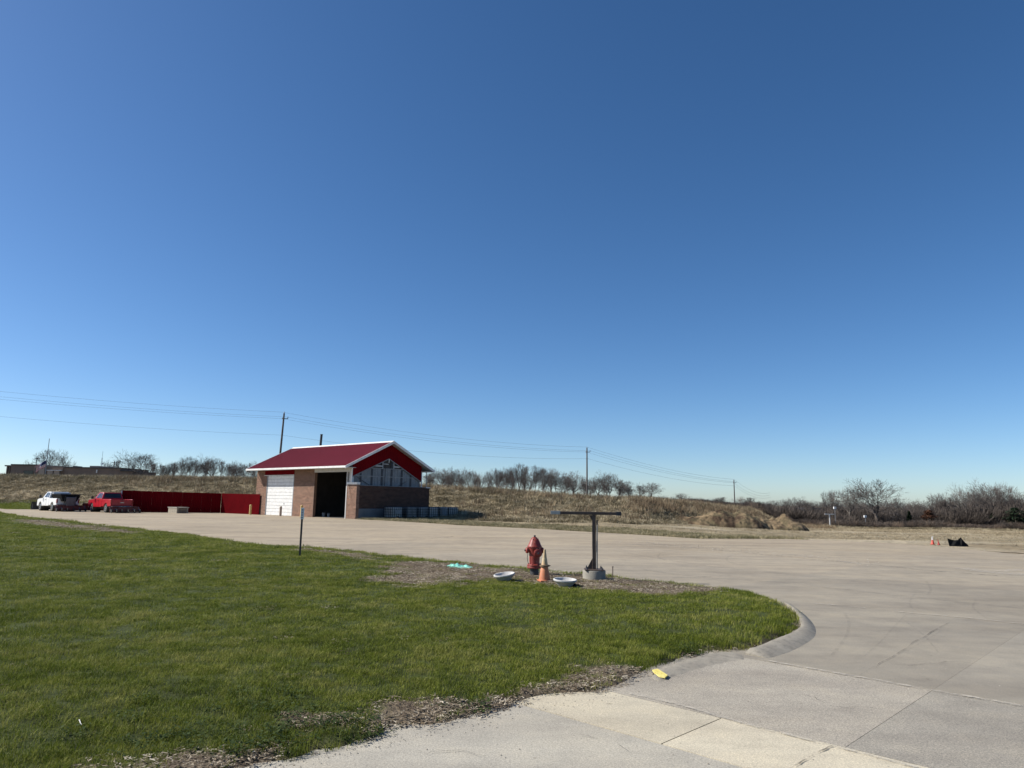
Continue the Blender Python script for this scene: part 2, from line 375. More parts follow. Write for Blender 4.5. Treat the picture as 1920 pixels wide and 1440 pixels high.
for j in range(len(e2s)-1):
    for i in range(len(e1s)-1):
        g = .005 if j < 6 else .003
        if j in (3,) : x0, x1 = e1s[i]-.9, e1s[i+1]-.9
        else: x0, x1 = e1s[i], e1s[i+1]
        gx_ = .0008 if j >= 5 else (.002 if j == 4 else g)
        P = clip_poly(lotE, x0+gx_, x1-gx_, e2s[j]+g, e2s[j+1]-g)
        if len(P) < 3: continue
        ar = abs(sum(P[k][0]*P[(k+1) % len(P)][1]-P[(k+1) % len(P)][0]*P[k][1] for k in range(len(P))))/2
        if ar < .05: continue
        W2 = [(p[0]*E1[0]+p[1]*E2[0], p[0]*E1[1]+p[1]*E2[1]) for p in P]
        b = MB(); dz = (sr.uniform(-.001, .003) if j < 4 else .002)
        b.prism(W2, -.11, dz, 'z')
        o = b.build('slab', CONC, lot)
        v = sr.uniform(.95, 1.05); 
        if j == 3: c, sp = (.50,.45,.345), .6
        elif j == 4: c, sp = ((.335,.305,.255) if x1 < -1 else (.30,.277,.235)), .9
        elif j < 3: c, sp = (.375,.35,.295), .7
        else:
            cy = np.mean([q[1] for q in W2]); f_ = min(1, max(0, (cy-9)/22)); c, sp = (.268+.066*f_, .242+.036*f_, .196+.004*f_), .35
        o.color = (c[0]*v, c[1]*v, c[2]*v, sp)

# tyre marks and chalky lines lying on the slabs
TM, t, b = nodes('tyre_rubber_print'); P = N(t, 'ShaderNodeNewGeometry').outputs['Position']
b.inputs['Base Color'].default_value = (.12,.11,.10,1); b.inputs['Roughness'].default_value = .9
t.links.new(ramp(t, noise(t, P, 6, 6, .7), [(.4, (0,0,0)), (.8, (.26,.26,.26))]), b.inputs['Alpha'])
CH, t, b = nodes('chalky_dust'); P = N(t, 'ShaderNodeNewGeometry').outputs['Position']
b.inputs['Base Color'].default_value = (.47,.425,.35,1); b.inputs['Roughness'].default_value = .95
t.links.new(ramp(t, noise(t, P, 11, 6, .8), [(.42, (0,0,0)), (.62, (.8,.8,.8))]), b.inputs['Alpha'])
def ribbon(name, pts, wd, m, z=.0075, curve=True, jit=0):
    P = [Vector((*ground(*p), 0)) for p in pts]
    if curve:
        Q = []
        for i in range(len(P)-1):
            p0, p1, p2, p3 = P[max(i-1,0)], P[i], P[i+1], P[min(i+2,len(P)-1)]
            for k in range(8):
                u = k/8; Q.append(.5*((2*p1)+(p2-p0)*u+(2*p0-5*p1+4*p2-p3)*u*u+(3*p1-p0-3*p2+p3)*u**3))
        P = Q+[P[-1]]
    b = MB(); vs = []
    for i, p in enumerate(P):
        d = (P[min(i+1,len(P)-1)]-P[max(i-1,0)]).normalized(); nn = Vector((-d.y, d.x, 0)); ww = wd/2*(1+random.uniform(-jit, jit))
        vs += [(p.x-nn.x*ww, p.y-nn.y*ww, z), (p.x+nn.x*ww, p.y+nn.y*ww, z)]
    b.add(vs, [(2*i, 2*i+1, 2*i+3, 2*i+2) for i in range(len(P)-1)])
    return b.build(name, m, lot)
for pts, wd in (([(1205,1068),(1290,1080),(1450,1092),(1600,1108),(1750,1124),(1920,1142)], .22),
                ([(1420,1038),(1378,1040),(1362,1048),(1372,1056),(1400,1061)], .07), ([(1290,1034),(1245,1036),(1234,1044),(1250,1052)], .07),
                ([(1584,1150),(1592,1170),(1586,1195),(1560,1230)], .04), ([(1717,1112),(1706,1128),(1712,1142),(1740,1150)], .035),
                ([(1830,1125),(1825,1140),(1850,1160)], .035), ([(1736,1090),(1745,1104),(1740,1116)], .05),
                ([(1770,1180),(1720,1210),(1640,1250),(1580,1290)], .015), ([(1700,1152),(1680,1172),(1655,1200),(1620,1232)], .02),
                ([(1690,1160),(1730,1190),(1760,1225)], .02), ([(1260,1085),(1330,1081),(1370,1080)], .05), ([(700,1015),(780,1012),(850,1006)], .10),
                ([(1140,1030),(1220,1045),(1330,1062),(1500,1080),(1700,1100)], .12)):
    ribbon('tyre_mark', pts, wd, TM)
for pts, wd in (([(1432,1239),(1520,1255),(1600,1269),(1700,1287),(1790,1303),(1920,1326)], .06), ([(1180,1302),(1280,1325),(1400,1360),(1480,1380),(1560,1400),(1640,1420),(1720,1442)], .04),
                ([(1676,1147),(1720,1151),(1800,1158),(1920,1171)], .06),
                ([(1524,1132),(1548,1134)], .07), ([(1552,1134),(1572,1136)], .06), ([(1596,1138),(1622,1141)], .06),
                ([(1480,1040),(1560,1050),(1600,1056),(1640,1060)], .12), ([(1800,1065),(1860,1074),(1925,1078)], .5), ([(1870,1072),(1925,1069)], .4),
                ([(1130,1018),(1200,1022),(1300,1028)], .14)):
    ribbon('chalky_streak', pts, wd, CH, .0115, True, .12)
CRK, t, b = nodes('crack_dirt'); P = N(t, 'ShaderNodeNewGeometry').outputs['Position']
b.inputs['Base Color'].default_value = (.07,.06,.05,1); b.inputs['Roughness'].default_value = 1
t.links.new(ramp(t, noise(t, P, 5, 6, .7), [(.42, (0,0,0)), (.56, (.75,.75,.75))]), b.inputs['Alpha'])
def wander(pts, n, amp, seed):
    q = random.Random(seed); out = []
    for (x0, y0), (x1, y1) in zip(pts[:-1], pts[1:]):
        for k in range(n): u = k/n; out.append((x0+(x1-x0)*u+q.uniform(-amp, amp), y0+(y1-y0)*u+q.uniform(-amp, amp)*.35))
    return out+[pts[-1]]
for pts, wd, amp in (([(1190,1016),(1300,1027),(1450,1042),(1600,1056),(1770,1073),(1870,1080)], .05, 2), ([(1262,1085),(1330,1081),(1372,1080)], .025, 2), ([(640,1018),(780,1012),(850,1006)], .05, 2), ([(1558,1400),(1530,1416),(1490,1438)], .012, 3),
                     ([(1640,1252),(1700,1215),(1780,1168)], .008, 4), ([(1500,1300),(1560,1325),(1640,1330)], .006, 5), ([(720,1400),(800,1415),(860,1408),(930,1425)], .005, 5), ([(1500,1183),(1516,1188),(1528,1192)], .012, 1),
                     ([(1090,1380),(1150,1392),(1180,1412)], .004, 4), ([(1700,1250),(1790,1240),(1880,1255)], .006, 4), ([(240,968),(330,972),(480,975),(640,979)], .10, 3), ([(1100,1128),(1100,1128)], .01, 0)):
    if len(set(pts)) > 1: ribbon('crack', wander(pts, 5, amp, len(pts)*7+int(pts[0][0])), wd, CRK, .0095, False, .4)
YP, t, b = nodes('yellow_paint'); P = N(t, 'ShaderNodeNewGeometry').outputs['Position']
t.links.new(ramp(t, noise(t, P, 30, 5, .7), [(.35, (.62,.50,.10)), (.7, (.80,.70,.26))]), b.inputs['Base Color']); b.inputs['Roughness'].default_value = .7
t.links.new(ramp(t, noise(t, P, 45, 5, .7), [(.3, (.2,.2,.2)), (.42, (1,1,1))]), b.inputs['Alpha'])

# ------------------------------------------------------------------ lawn sheet
BEDS = [[(705,1086),(735,1056),(790,1050),(828,1053),(920,1061),(1000,1068),(1140,1080),(1280,1097),(1350,1106),(1335,1116),(1250,1120),(1120,1112),(1060,1106),(1000,1098),(960,1088),(900,1086),(860,1097),(780,1100),(720,1094)],
        [(1245,1248),(1215,1275),(1180,1296),(1100,1310),(1040,1316),(1015,1296),(1050,1266),(1110,1250),(1180,1252)],
        [(990,1334),(900,1350),(760,1380),(650,1405),(640,1380),(700,1335),(740,1302),(830,1296),(900,1312)],
        [(490,1358),(560,1340),(640,1345),(620,1362),(540,1372)],
        [(640,1412),(540,1432),(480,1450),(300,1500),(300,1420),(400,1400),(520,1392)],
        [(150,1500),(170,1432),(260,1424),(330,1440),(380,1500)],
        [(20,973),(72,975),(168,985),(263,996),(240,1001),(150,996),(60,984)],
        [(560,1028),(649,1035),(719,1043),(700,1050),(620,1043),(555,1034)]]
BEDW = [[ground(*p, .05) for p in B] for B in BEDS]
KERB = ground(1470,1165)
def lawn_z(x, y, d):
    hi = .035+.06*np.exp(-((x-KERB[0]+.6)**2+(y-KERB[1])**2)/6.0)
    z = -.09+(.09+hi)*sstep(-.16, .22, d)+.03*sstep(.2, 2.0, d)
    z = z+(fbm(x*.8, y*.8, 41)-.5)*.07*sstep(.1, 1, d)+(fbm(x*6, y*6, 42)-.5)*.035*sstep(-.1, .15, d)
    return z
def lawn_d(x, y):
    j = (fbm(x*2.2, y*2.2, 43)-.5)*.30+(fbm(x*9, y*9, 44)-.5)*.12
    kd = np.sqrt((x-KERB[0])**2+(y-KERB[1])**2)
    return sdf(LAWN, x, y)+j*sstep(1.6, 3.2, kd)-.02
def bed_amt(x, y):
    m = np.full(x.shape, -9.)
    for B in BEDW: m = np.maximum(m, sdf(B, x, y))
    fr_ = (y < 7.2) & (x < 1.6); m = np.where(fr_, np.maximum(m, .26-lawn_d(x, y)+.30*(fbm(x*1.1+5, y*1.1, 57)-.5)), m)
    r = np.clip(np.sqrt(x*x+y*y)/12, .5, 2)
    k = m/r+(fbm(x*1.6, y*1.6, 51)-.5)*.9+(fbm(x*6, y*6, 52)-.5)*.7
    a = sstep(-.16, .30, k)
    return a
ang = np.arange(-62, 26, .2); rad = np.exp(np.linspace(math.log(2.4), math.log(115), 330))
A_, Rr = np.meshgrid(np.radians(ang), rad, indexing='ij'); X = Rr*np.sin(A_); Y = Rr*np.cos(A_)
D = lawn_d(X, Y); Z = lawn_z(X, Y, D); B_ = np.maximum(bed_amt(X, Y), sstep(.16, .02, D))[..., None]
nn = fbm(X*3, Y*3, 61)[..., None]
col = np.array([.062,.075,.026])*(.7+.6*nn)*(1-B_)+(np.array([.11,.083,.058])*(1-nn)+np.array([.22,.178,.125])*nn)*B_
nA, nR = len(ang), len(rad); idx = np.arange(nA*nR).reshape(nA, nR)
F = np.stack([idx[:-1,:-1], idx[:-1,1:], idx[1:,1:], idx[1:,:-1]], -1).reshape(-1, 4)[:, ::-1]
dv = D.reshape(-1); F = F[(dv[F] > -.4).any(1)]
used = np.unique(F); rm = np.full(nA*nR, -1); rm[used] = np.arange(len(used))
lawn = npmesh('lawn', np.stack([X, Y, Z], -1).reshape(-1, 3)[used], rm[F], SOIL, col.reshape(-1, 3)[used]); tag(lawn, 'mown green lawn with bare brown patches along the concrete edge', kind='structure')

# blades
def polar_pts(n, r0, r1, a0, a1):
    r = np.sqrt(rng.uniform(r0*r0, r1*r1, n)); a = np.radians(rng.uniform(a0, a1, n)); return r*np.sin(a), r*np.cos(a)
P_, Rt, Sc = [], [], []; LP, LR, LS = [], [], []
for r0, r1, dens, sc in ((2.6,5.5,330,.85), (5.5,9,230,1.0), (9,15,95,1.35), (15,24,42,1.9), (24,42,17,2.9), (42,80,5.5,4.6)):
    area = math.radians(76)/2*(r1*r1-r0*r0); x, y = polar_pts(int(area*dens), r0, r1, -50, 26)
    d = lawn_d(x, y); bd = bed_amt(x, y); keep = (d > .05) & (rng.random(len(x)) > bd*.88)
    thin = fbm(x*2.5, y*2.5, 71); keep &= (rng.random(len(x)) < .55+thin*1.1)
    xx, yy, dd = x[keep], y[keep], d[keep]
    z = lawn_z(xx, yy, dd)-.004
    P_.append(np.stack([xx, yy, z], 1)); k = len(xx)
    Rt.append(np.stack([rng.uniform(-.12,.12,k), rng.uniform(-.12,.12,k), rng.uniform(0,6.28,k)], 1))
    s0 = sc*rng.uniform(.75, 1.25, k); hz = (.55+.75*fbm(xx*.9, yy*.9, 72))*rng.uniform(.8,1.3,k)*(1-.45*bd[keep])*(1+.35*sstep(.5,.1,dd))
    Sc.append(np.stack([s0, s0, hz*(1+.22*(sc-1))], 1))
    # litter on beds and along the edge
    x, y = polar_pts(int(area*dens*.6), r0, r1, -50, 26); d = lawn_d(x, y); bd = np.maximum(bed_amt(x, y), sstep(.2, .02, d)*.8)
    keep = (d > -.05) & (rng.random(len(x)) < bd+.006); xx, yy = x[keep], y[keep]; k = len(xx)
    LP.append(np.stack([xx, yy, lawn_z(xx, yy, d[keep])+.002], 1)); LR.append(np.stack([np.zeros(k), np.zeros(k), rng.uniform(0,6.28,k)], 1))
    s0 = sc**.7*rng.uniform(.7, 1.3, k); LS.append(np.stack([s0, s0, s0*.8], 1))
gt = [tuft('grass_tuft', GRASS, 38, .085, .040, .0034, .85, 10+i) for i in range(5)]
scatter('lawn_grass', np.concatenate(P_), np.concatenate(Rt), np.concatenate(Sc), gt, 'short green grass blades covering the lawn', 'grass')
def litter_tuft(seed):
    r = random.Random(seed); b = MB()
    for i in range(34):
        a = r.uniform(0, 6.283); q = .12*math.sqrt(r.random()); c = Vector((q*math.cos(a), q*math.sin(a), r.uniform(.0,.018))); L = r.uniform(.005,.022); wd = r.uniform(.0015,.0045)
        d = r.uniform(0,6.283); u = Vector((math.cos(d), math.sin(d), r.uniform(-.35,.35)))*L; v = Vector((-math.sin(d), math.cos(d), r.uniform(-.4,.4)))*wd
        b.add([c-u-v, c-u+v, c+u+v, c+u-v], [(0,1,2,3)])
    return b.mesh('litter_bits', LITTER, None, False)
scatter('dead_leaf_litter', np.concatenate(LP), np.concatenate(LR), np.concatenate(LS), [litter_tuft(i) for i in range(4)], 'dead leaves, straw and wood chips on the bare patches', 'leaf litter')

# broad-leaved weeds along the near edge
def weed_tuft(seed):
    r = random.Random(seed); b = MB()
    for i in range(34):
        a = r.uniform(0, 6.283); q = .10*math.sqrt(r.random()); c = Vector((q*math.cos(a), q*math.sin(a), r.uniform(.01,.06))); L = r.uniform(.008,.02)
        d = r.uniform(0,6.283); u = Vector((math.cos(d), math.sin(d), r.uniform(-.2,.6)))*L; v = Vector((-math.sin(d), math.cos(d), r.uniform(-.4,.4)))*L*.5
        b.add([c-u, c+v, c+u, c-v], [(0,1,2,3)])
    return b.mesh('weed_leaves', WEED, None, False)
wp = []
for cx, cy, sp, k in ((700,1372,26,26), (600,1350,60,24), (540,1330,60,18), (985,1322,22,18), (420,1370,90,22), (880,1315,30,10), (260,1385,90,16), (1285,1216,18,10), (560,1400,50,12)):
    for i in range(k):
        g = ground(cx+random.gauss(0, sp), cy+random.gauss(0, sp*.22), .05); wp.append(g)
wp = np.array(wp); d = lawn_d(wp[:,0], wp[:,1]); wp = wp[d > .04]; z = lawn_z(wp[:,0], wp[:,1], d[d > .04]); k = len(wp)
scatter('broadleaf_weeds', np.column_stack([wp, z]), np.stack([np.zeros(k), np.zeros(k), rng.uniform(0,6,k)], 1), np.repeat(rng.uniform(.5,1.1,k)[:, None], 3, 1), [weed_tuft(i) for i in range(3)], 'dark low weeds among the grass near the pavement edge', 'weeds')

# pebbles and crumbs
STONE = blade_mat('pebble', [(.3, (.20,.17,.13)), (.5, (.34,.31,.26)), (.7, (.55,.51,.44))], 30, None, 0, 0)
def pebble(seed):
    r = random.Random(seed); b = MB(); b.lathe([(.001,-.3),(.7,-.25),(1,.1),(.6,.55),(.001,.65)], 6); b.v = [(x*r.uniform(.8,1.2), y*r.uniform(.7,1.1), z*r.uniform(.7,1.1)) for x, y, z in b.v]
    return b.mesh('pebble', STONE, None, False)
pp = []; ps = []
for i in range(380):
    px = random.uniform(480, 1400); e = np.interp(px, [480,540,680,760,900,980,1030,1100,1180,1240,1400], [1443,1426,1396,1376,1346,1331,1314,1307,1294,1262,1232])
    g = ground(px, e+abs(random.gauss(0, 9))+2); pp.append((*g, .003)); ps.append(random.choice((.002,.003,.004,.006)))
for i in range(260):
    g = ground(random.uniform(500,1920), random.uniform(1250,1440)); 
    pp.append((*g, .003)); ps.append(random.choice((.002,.003,.004,.006)))
for i in range(700):
    px = random.uniform(620, 1440); e = np.interp(px, [620,719,828,920,1000,1140,1280,1400,1440], [1031,1041,1052,1061,1068,1080,1097,1110,1124])
    g = ground(px, e-abs(random.gauss(0, 2))); pp.append((*g, .004)); ps.append(random.choice((.006,.01,.015)))
for i in range(600):
    u = random.random(); g = ground(1180+u*460+random.gauss(0,12), 1014+u*42+random.gauss(0,2.5)); pp.append((*g, .004)); ps.append(random.choice((.008,.012,.02)))
pp = np.array(pp); ok = sdf(LAWN, pp[:,0], pp[:,1]) < .1; pp = pp[ok]; ps = np.array(ps)[ok]; k = len(pp)
scatter('loose_pebbles', pp, np.stack([rng.uniform(-.3,.3,k), rng.uniform(-.3,.3,k), rng.uniform(0,6,k)], 1), np.stack([ps, ps, ps*.7], 1), [pebble(i) for i in range(3)], 'loose pebbles and crumbs of gravel scattered on the concrete', 'pebbles')

# ------------------------------------------------------------------ dry growth on the embankment, field and verges
def far_pts(n, px0, px1, y0, y1):
    px = rng.uniform(px0, px1, n); y = np.sqrt(rng.uniform(y0*y0, y1*y1, n)); return (px-960)/FPX*y, y, px
def put(name, x, y, sc, hz, temps, label, cat):
    k = len(x); z = hland(x, y)-.03
    scatter(name, np.stack([x, y, z], 1), np.stack([rng.uniform(-.2,.2,k), rng.uniform(-.2,.2,k), rng.uniform(0,6.28,k)], 1), np.stack([sc, sc, hz], 1), temps, label, cat)
st = [tuft('straw_tuft', STRAW, 26, .45, .42, .030, .9, 30+i) for i in range(5)]
x, y, px = far_pts(60000, -60, 1500, 54, 125)
toe = np.interp(px, PXT, TOE); top = np.interp(px, PXT, TOP); u = (y-toe)/(top-toe)
n = fbm(x*.22, y*.4, 81); keep = (u > .02) & (u < 1.15) & (rng.random(len(x)) < .30+.75*n) & ~((px < 150) & (u < .2))
x, y, u = x[keep], y[keep], u[keep]; k = len(x); hz = (.35+1.0*sstep(.7, 1.02, u)+.5*fbm(x*.3, y*.3, 82))*rng.uniform(.6,1.3,k)
put('dry_bank_grass', x, y, rng.uniform(.7,1.5,k), hz, st, 'matted dry tan grass covering the embankment slope', 'dry grass')
rt = [tuft('rust_tuft', RUST, 30, .5, .85, .030, .35, 40+i) for i in range(4)]
x, y, px = far_pts(16000, 230, 1560, 60, 125)
toe = np.interp(px, PXT, TOE); top = np.interp(px, PXT, TOP); u = (y-toe)/(top-toe)
pat = sstep(.42, .62, fbm(x*.08, y*.1, 83)); wgt = np.where(u > .84, .75, .12*pat)*(u < 1.2)*(u > .1)
wgt = np.where((px > 1180) & (u > .45), .9, wgt); keep = rng.random(len(x)) < wgt; x, y, px, u = x[keep], y[keep], px[keep], u[keep]; k = len(x)
put('tall_rusty_grass', x, y, rng.uniform(.7,1.4,k), rng.uniform(.6,1.35,k)*np.where((px > 1180)&(px<1500), .85, .8), rt, 'tall reddish brown dead grass along the ridge crest', 'dry grass')
gs = [tuft('verge_tuft', STRIP, 34, .22, .13, .012, .8, 50+i) for i in range(4)]
x, y, px = far_pts(46000, 640, 1500, 33, 64); dl_ = sdf(LOTP, x, y); toe = np.interp(px, PXT, TOE)
wd_ = np.interp(px, [640,1000,1200,1310,1480], [4.5,6,7,5.5,1.0]); n = fbm(x*.4, y*.8, 85)
keep = (dl_ < -.05) & (-dl_ < wd_*(.7+.6*n)) & (rng.random(len(x)) < .9); x, y = x[keep], y[keep]; k = len(x)
put('verge_grass', x, y, rng.uniform(.7,1.5,k), rng.uniform(.5,1.6,k)*(.6+.8*fbm(x*.7,y*.7,86)), gs, 'greenish brown rough grass strip along the far edge of the lot', 'grass')
ft = [tuft('field_tuft', FIELDG, 22, .3, .07, .014, .9, 60+i) for i in range(4)]
x, y, px = far_pts(34000, 1000, 1990, 30, 165); dl_ = sdf(LOTP, x, y); n = fbm(x*.05, y*.22, 31, 3); toe = np.interp(px, PXT, TOE)
keep = (dl_ < -1.5) & (rng.random(len(x)) < sstep(.60,.45,n)*1.0) & ((y < toe+2) | (px > 1440)) & ~((dl_ > -4) & (px > 1500)); x, y = x[keep], y[keep]; k = len(x)
sc = np.interp(y, [30,80,165], [.7,1.6,3]); put('field_grass', x, y, sc*rng.uniform(.7,1.4,k), rng.uniform(.6,1.5,k)*np.interp(y,[30,165],[.8,2.2]), ft, 'sparse short tan grass on the gravelly field', 'dry grass')
gg = [tuft('far_green_tuft', GRASS, 24, .3, .12, .016, .7, 66+i) for i in range(3)]
x, y, px = far_pts(9000, -60, 240, 72, 100); z = hland(x, y); dl_ = sdf(LOTP, x, y); keep = (z < .8) & (dl_ < -.2) & (rng.random(len(x)) < sstep(240,100,px)+.1); x, y = x[keep], y[keep]; k = len(x)
put('green_verge_grass', x, y, rng.uniform(.8,1.6,k), rng.uniform(.7,1.5,k), gg, 'green grass strip below the embankment behind the white pickup', 'grass')

# ------------------------------------------------------------------ kerb
KC = simple('kerb_concrete', (.30,.27,.215), (.22,.195,.155), 4, .9, 0, .6, 60, (.15,.135,.11))
def kerb(inner, outer, h, label):
    b = MB(); prof = [(0, -.1), (.0, .85), (.08, 1.0), (.30, .97), (.52, .80), (.75, .48), (.92, .16), (1.0, .05), (1.06, -.1)]
    K = 7*len(inner); I = [Vector((*ground(*p, h), 0)) for p in inner]; O = [Vector((*ground(*p), 0)) for p in outer]
    def samp(P, u):
        q = u*(len(P)-1); i = min(int(q), len(P)-2); f = q-i
        p0, p1, p2, p3 = P[max(i-1,0)], P[i], P[i+1], P[min(i+2, len(P)-1)]
        return .5*((2*p1)+(p2-p0)*f+(2*p0-5*p1+4*p2-p3)*f*f+(3*p1-p0-3*p2+p3)*f**3)
    vs = []
    for k in range(K+1):
        u = k/K; a = samp(I, u); c = samp(O, u); e = min(1, .12+u*7, .35+(1-u)*14)
        for f, g in prof: vs.append((*(a.lerp(c, f)).xy, g*h*e+random.uniform(-.002,.002)))
    n = len(prof); fs = [(k*n+i, k*n+i+1, (k+1)*n+i+1, (k+1)*n+i) for k in range(K) for i in range(n-1)]+[tuple(range(n)), tuple(range(K*n, K*n+n))[::-1]]
    b.add(vs, fs); return b.build('kerb', KC, None, 50, label=label, kind='structure')
kerb([(1470,1124),(1483,1137),(1496,1152),(1501,1166),(1499,1175),(1483,1185),(1450,1198),(1423,1209),(1397,1217)],
     [(1480,1131),(1500,1146),(1519,1163),(1529,1179),(1527,1194),(1512,1206),(1490,1218),(1468,1227),(1440,1235)], .055, 'curved rolled concrete kerb around the tip of the lawn')
kerb([(1392,1226),(1360,1222),(1325,1226),(1280,1240),(1240,1256),(1222,1268)], [(1400,1238),(1375,1240),(1345,1246),(1300,1258),(1262,1270),(1240,1280)], .020, 'low worn kerb between the lawn and the driveway slab')
b = MB(); q = [ground(*p, .015) for p in ((1223,1258),(1233,1256),(1243,1262),(1252,1268),(1247,1272),(1236,1270),(1228,1264))]
b.prism(q, .016, .026, 'z'); b.build('paint_mark', YP, None, label='splash of yellow paint on the worn kerb beside the lawn', cat='paint mark')

# ------------------------------------------------------------------ brick garage
Bx, By = -24.43, 69.03; BANG = R_(-40.855); L = 15.65; W = 7.65; GX = 14.93
gar = thing('brick_garage', 'small brick garage with red metal roof, one white overhead door and one open bay', 'garage', (Bx, By, 0), BANG)
def brick_mat(c1=(.235,.125,.085), c2=(.12,.062,.045), c3=(.30,.24,.19), nm='brick'):
    m, t, b = nodes(nm); v = coords(t); sx = N(t, 'ShaderNodeSeparateXYZ'); t.links.new(v, sx.inputs[0])
    cb = N(t, 'ShaderNodeCombineXYZ'); t.links.new(math_(t, 'ADD', sx.outputs[0], sx.outputs[1]), cb.inputs[0]); t.links.new(sx.outputs[2], cb.inputs[1])
    br = N(t, 'ShaderNodeTexBrick', i_Scale=1.0); br.inputs['Brick Width'].default_value = .30; br.inputs['Row Height'].default_value = .10; br.inputs['Mortar Size'].default_value = .012
    br.inputs['Color1'].default_value = (*c1,1); br.inputs['Color2'].default_value = (*c2,1); br.inputs['Mortar'].default_value = (*c3,1); br.inputs['Bias'].default_value = 0
    t.links.new(cb.outputs[0], br.inputs['Vector'])
    f = ramp(t, noise(t, cb.outputs[0], 6, 6, .8), [(.3, (.65,.6,.6)), (.5, (1,1,1)), (.7, (1.45,1.4,1.35))])
    t.links.new(mixc(t, 1, br.outputs[0], f, 'MULTIPLY'), b.inputs['Base Color']); b.inputs['Roughness'].default_value = .95; b.inputs['Specular IOR Level'].default_value = .05
    bump(t, b, br.outputs['Fac'], -.6, .01); return m
BRICK = brick_mat(); BRICK_SHADE = brick_mat((.085,.045,.035), (.045,.026,.022), (.11,.085,.07), 'brick_in_shade')  # second one: same brick with the gable side's shade put into its colours
WHITE = simple('white_metal', (.80,.80,.78), (.68,.67,.64), 2, .45, 0, 0, 40, (.5,.48,.44)); SOFF = simple('soffit', (.55,.55,.54), (.45,.45,.44), 2, .7)
REDM = simple('red_metal', (.16,.0035,.007), (.12,.003,.006), .8, .75, spec=.03); ROOFM = simple('red_roof_metal', (.15,.014,.026), (.13,.012,.022), .6, .6, 0, 0, spec=.12)
GREY = simple('grey_steel', (.28,.29,.30), (.2,.21,.22), 3, .5, .3); DKST = simple('dark_steel', (.05,.055,.065), (.03,.03,.035), 4, .6)
BANDC = simple('pale_block', (.15,.16,.17), (.11,.12,.125), 2, .9); SHEET = simple('pale_sheet', (.20,.215,.225), (.145,.16,.17), 1.5, .6, 0, 0, 40, (.28,.29,.3))
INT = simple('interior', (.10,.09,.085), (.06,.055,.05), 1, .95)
T = .2; WH = 4.3; EZ = 4.28
def wallbox(x0, y0, z0, x1, y1, z1, m=None): MB().box(x0, y0, z0, x1, y1, z1).build('wall', m or BRICK, gar)
wallbox(0, 0, 0, 1.85, T, WH); wallbox(6.42, 0, 0, 9.55, T, WH); wallbox(14.35, 0, 0, L, .3, 2.78)
wallbox(0, T+.002, 0, T, W-T-.002, WH); wallbox(0, W-T, 0, L, W, 2.7, BRICK_SHADE)
wallbox(L-T, .302, .83, L-.003, W-T-.002, 2.7, BRICK_SHADE); wallbox(L-.9, W+.002, 0, L-.1, W+.5, 2.66, BRICK_SHADE)
MB().box(L-T-.02, .302, 0, L+.02, W-.1, .828).build('block_base', BANDC, gar, bevel=.01)
MB().box(0, W-T, 2.702, GX-.13, W, WH).build('rear_upper_wall', SHEET, gar)
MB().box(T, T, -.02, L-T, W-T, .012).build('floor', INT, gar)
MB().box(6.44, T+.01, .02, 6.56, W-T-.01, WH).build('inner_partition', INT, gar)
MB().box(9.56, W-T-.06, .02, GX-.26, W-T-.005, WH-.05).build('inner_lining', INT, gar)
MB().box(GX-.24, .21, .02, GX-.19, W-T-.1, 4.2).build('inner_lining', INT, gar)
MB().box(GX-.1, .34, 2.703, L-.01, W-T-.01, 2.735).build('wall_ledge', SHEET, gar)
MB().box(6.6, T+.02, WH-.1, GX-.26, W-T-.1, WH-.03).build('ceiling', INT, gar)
MB().box(14.34, -.05, 2.78, L+.03, .33, 2.97).build('column_cap', WHITE, gar, bevel=.01)
MB().box(14.56, .02, 2.972, GX-.003, .2, 3.838).build('corner_post', SOFF, gar)
MB().box(9.56, -.02, 3.84, GX-.002, .18, WH).build('bay_header', SOFF, gar); MB().box(9.552, -.03, 0, 9.66, .23, 3.838).build('bay_jamb', simple('jamb_wood', (.22,.13,.09), (.15,.09,.06), 3, .8), gar)
MB().box(14.24, -.02, 0, 14.348, .23, 3.838).build('bay_jamb', SOFF, gar)
# ribbed sheet helper: ribs along z over x range
def ribbed(x0, x1, z0, z1, y, pitch_=.23, d=.022, thick=.02):
    b = MB(); xs = [x0]; ys = [0]; n = max(1, round((x1-x0)/pitch_)); p = (x1-x0)/n
    for i in range(n):
        a = x0+i*p; xs += [a+p*.35, a+p*.45, a+p*.75, a+p*.85, a+p]; ys += [0, d, d, 0, 0]
    pts = [(xx, y-yy) for xx, yy in zip(xs, ys)]; back = [(x1, y+thick), (x0, y+thick)]
    return b.prism(pts+back, z0, z1, 'z')
x = 1.45
while x < 6.4:
    x2 = min(x+.83, 6.42); ribbed(x, x2-.004, 3.70, 4.2, -.03, .21, .018).build('header_panel', REDM, gar); x = x2
MB().box(1.852, T, 3.655, 6.418, T+.1, WH).build('door_header', SOFF, gar); MB().box(1.45, -.075, 3.64, 6.44, -.012, 3.695).build('header_trim', WHITE, gar)
door = MB().box(1.95, .075, .0, 6.32, .10, 3.64).build('overhead_door', GREY, gar)
for i in range(12):
    z0 = .02+i*.3015; b = MB(); b.prism([(z0, 0), (z0+.28, 0), (z0+.295, .02), (z0+.295, .03), (z0, .03)], 0, 1, 'y') if False else None
    MB().box(1.96, .035, z0, 6.31, .073, z0+.278).build('door_panel', WHITE, door, bevel=.008)
MB().box(4.85, .02, 1.05, 5.05, .034, 1.1).build('door_handle', DKST, door)
for xx in (1.852, 6.322): MB().box(xx, .0, 0, xx+.096, .2, 3.65).build('door_jamb', GREY, gar)
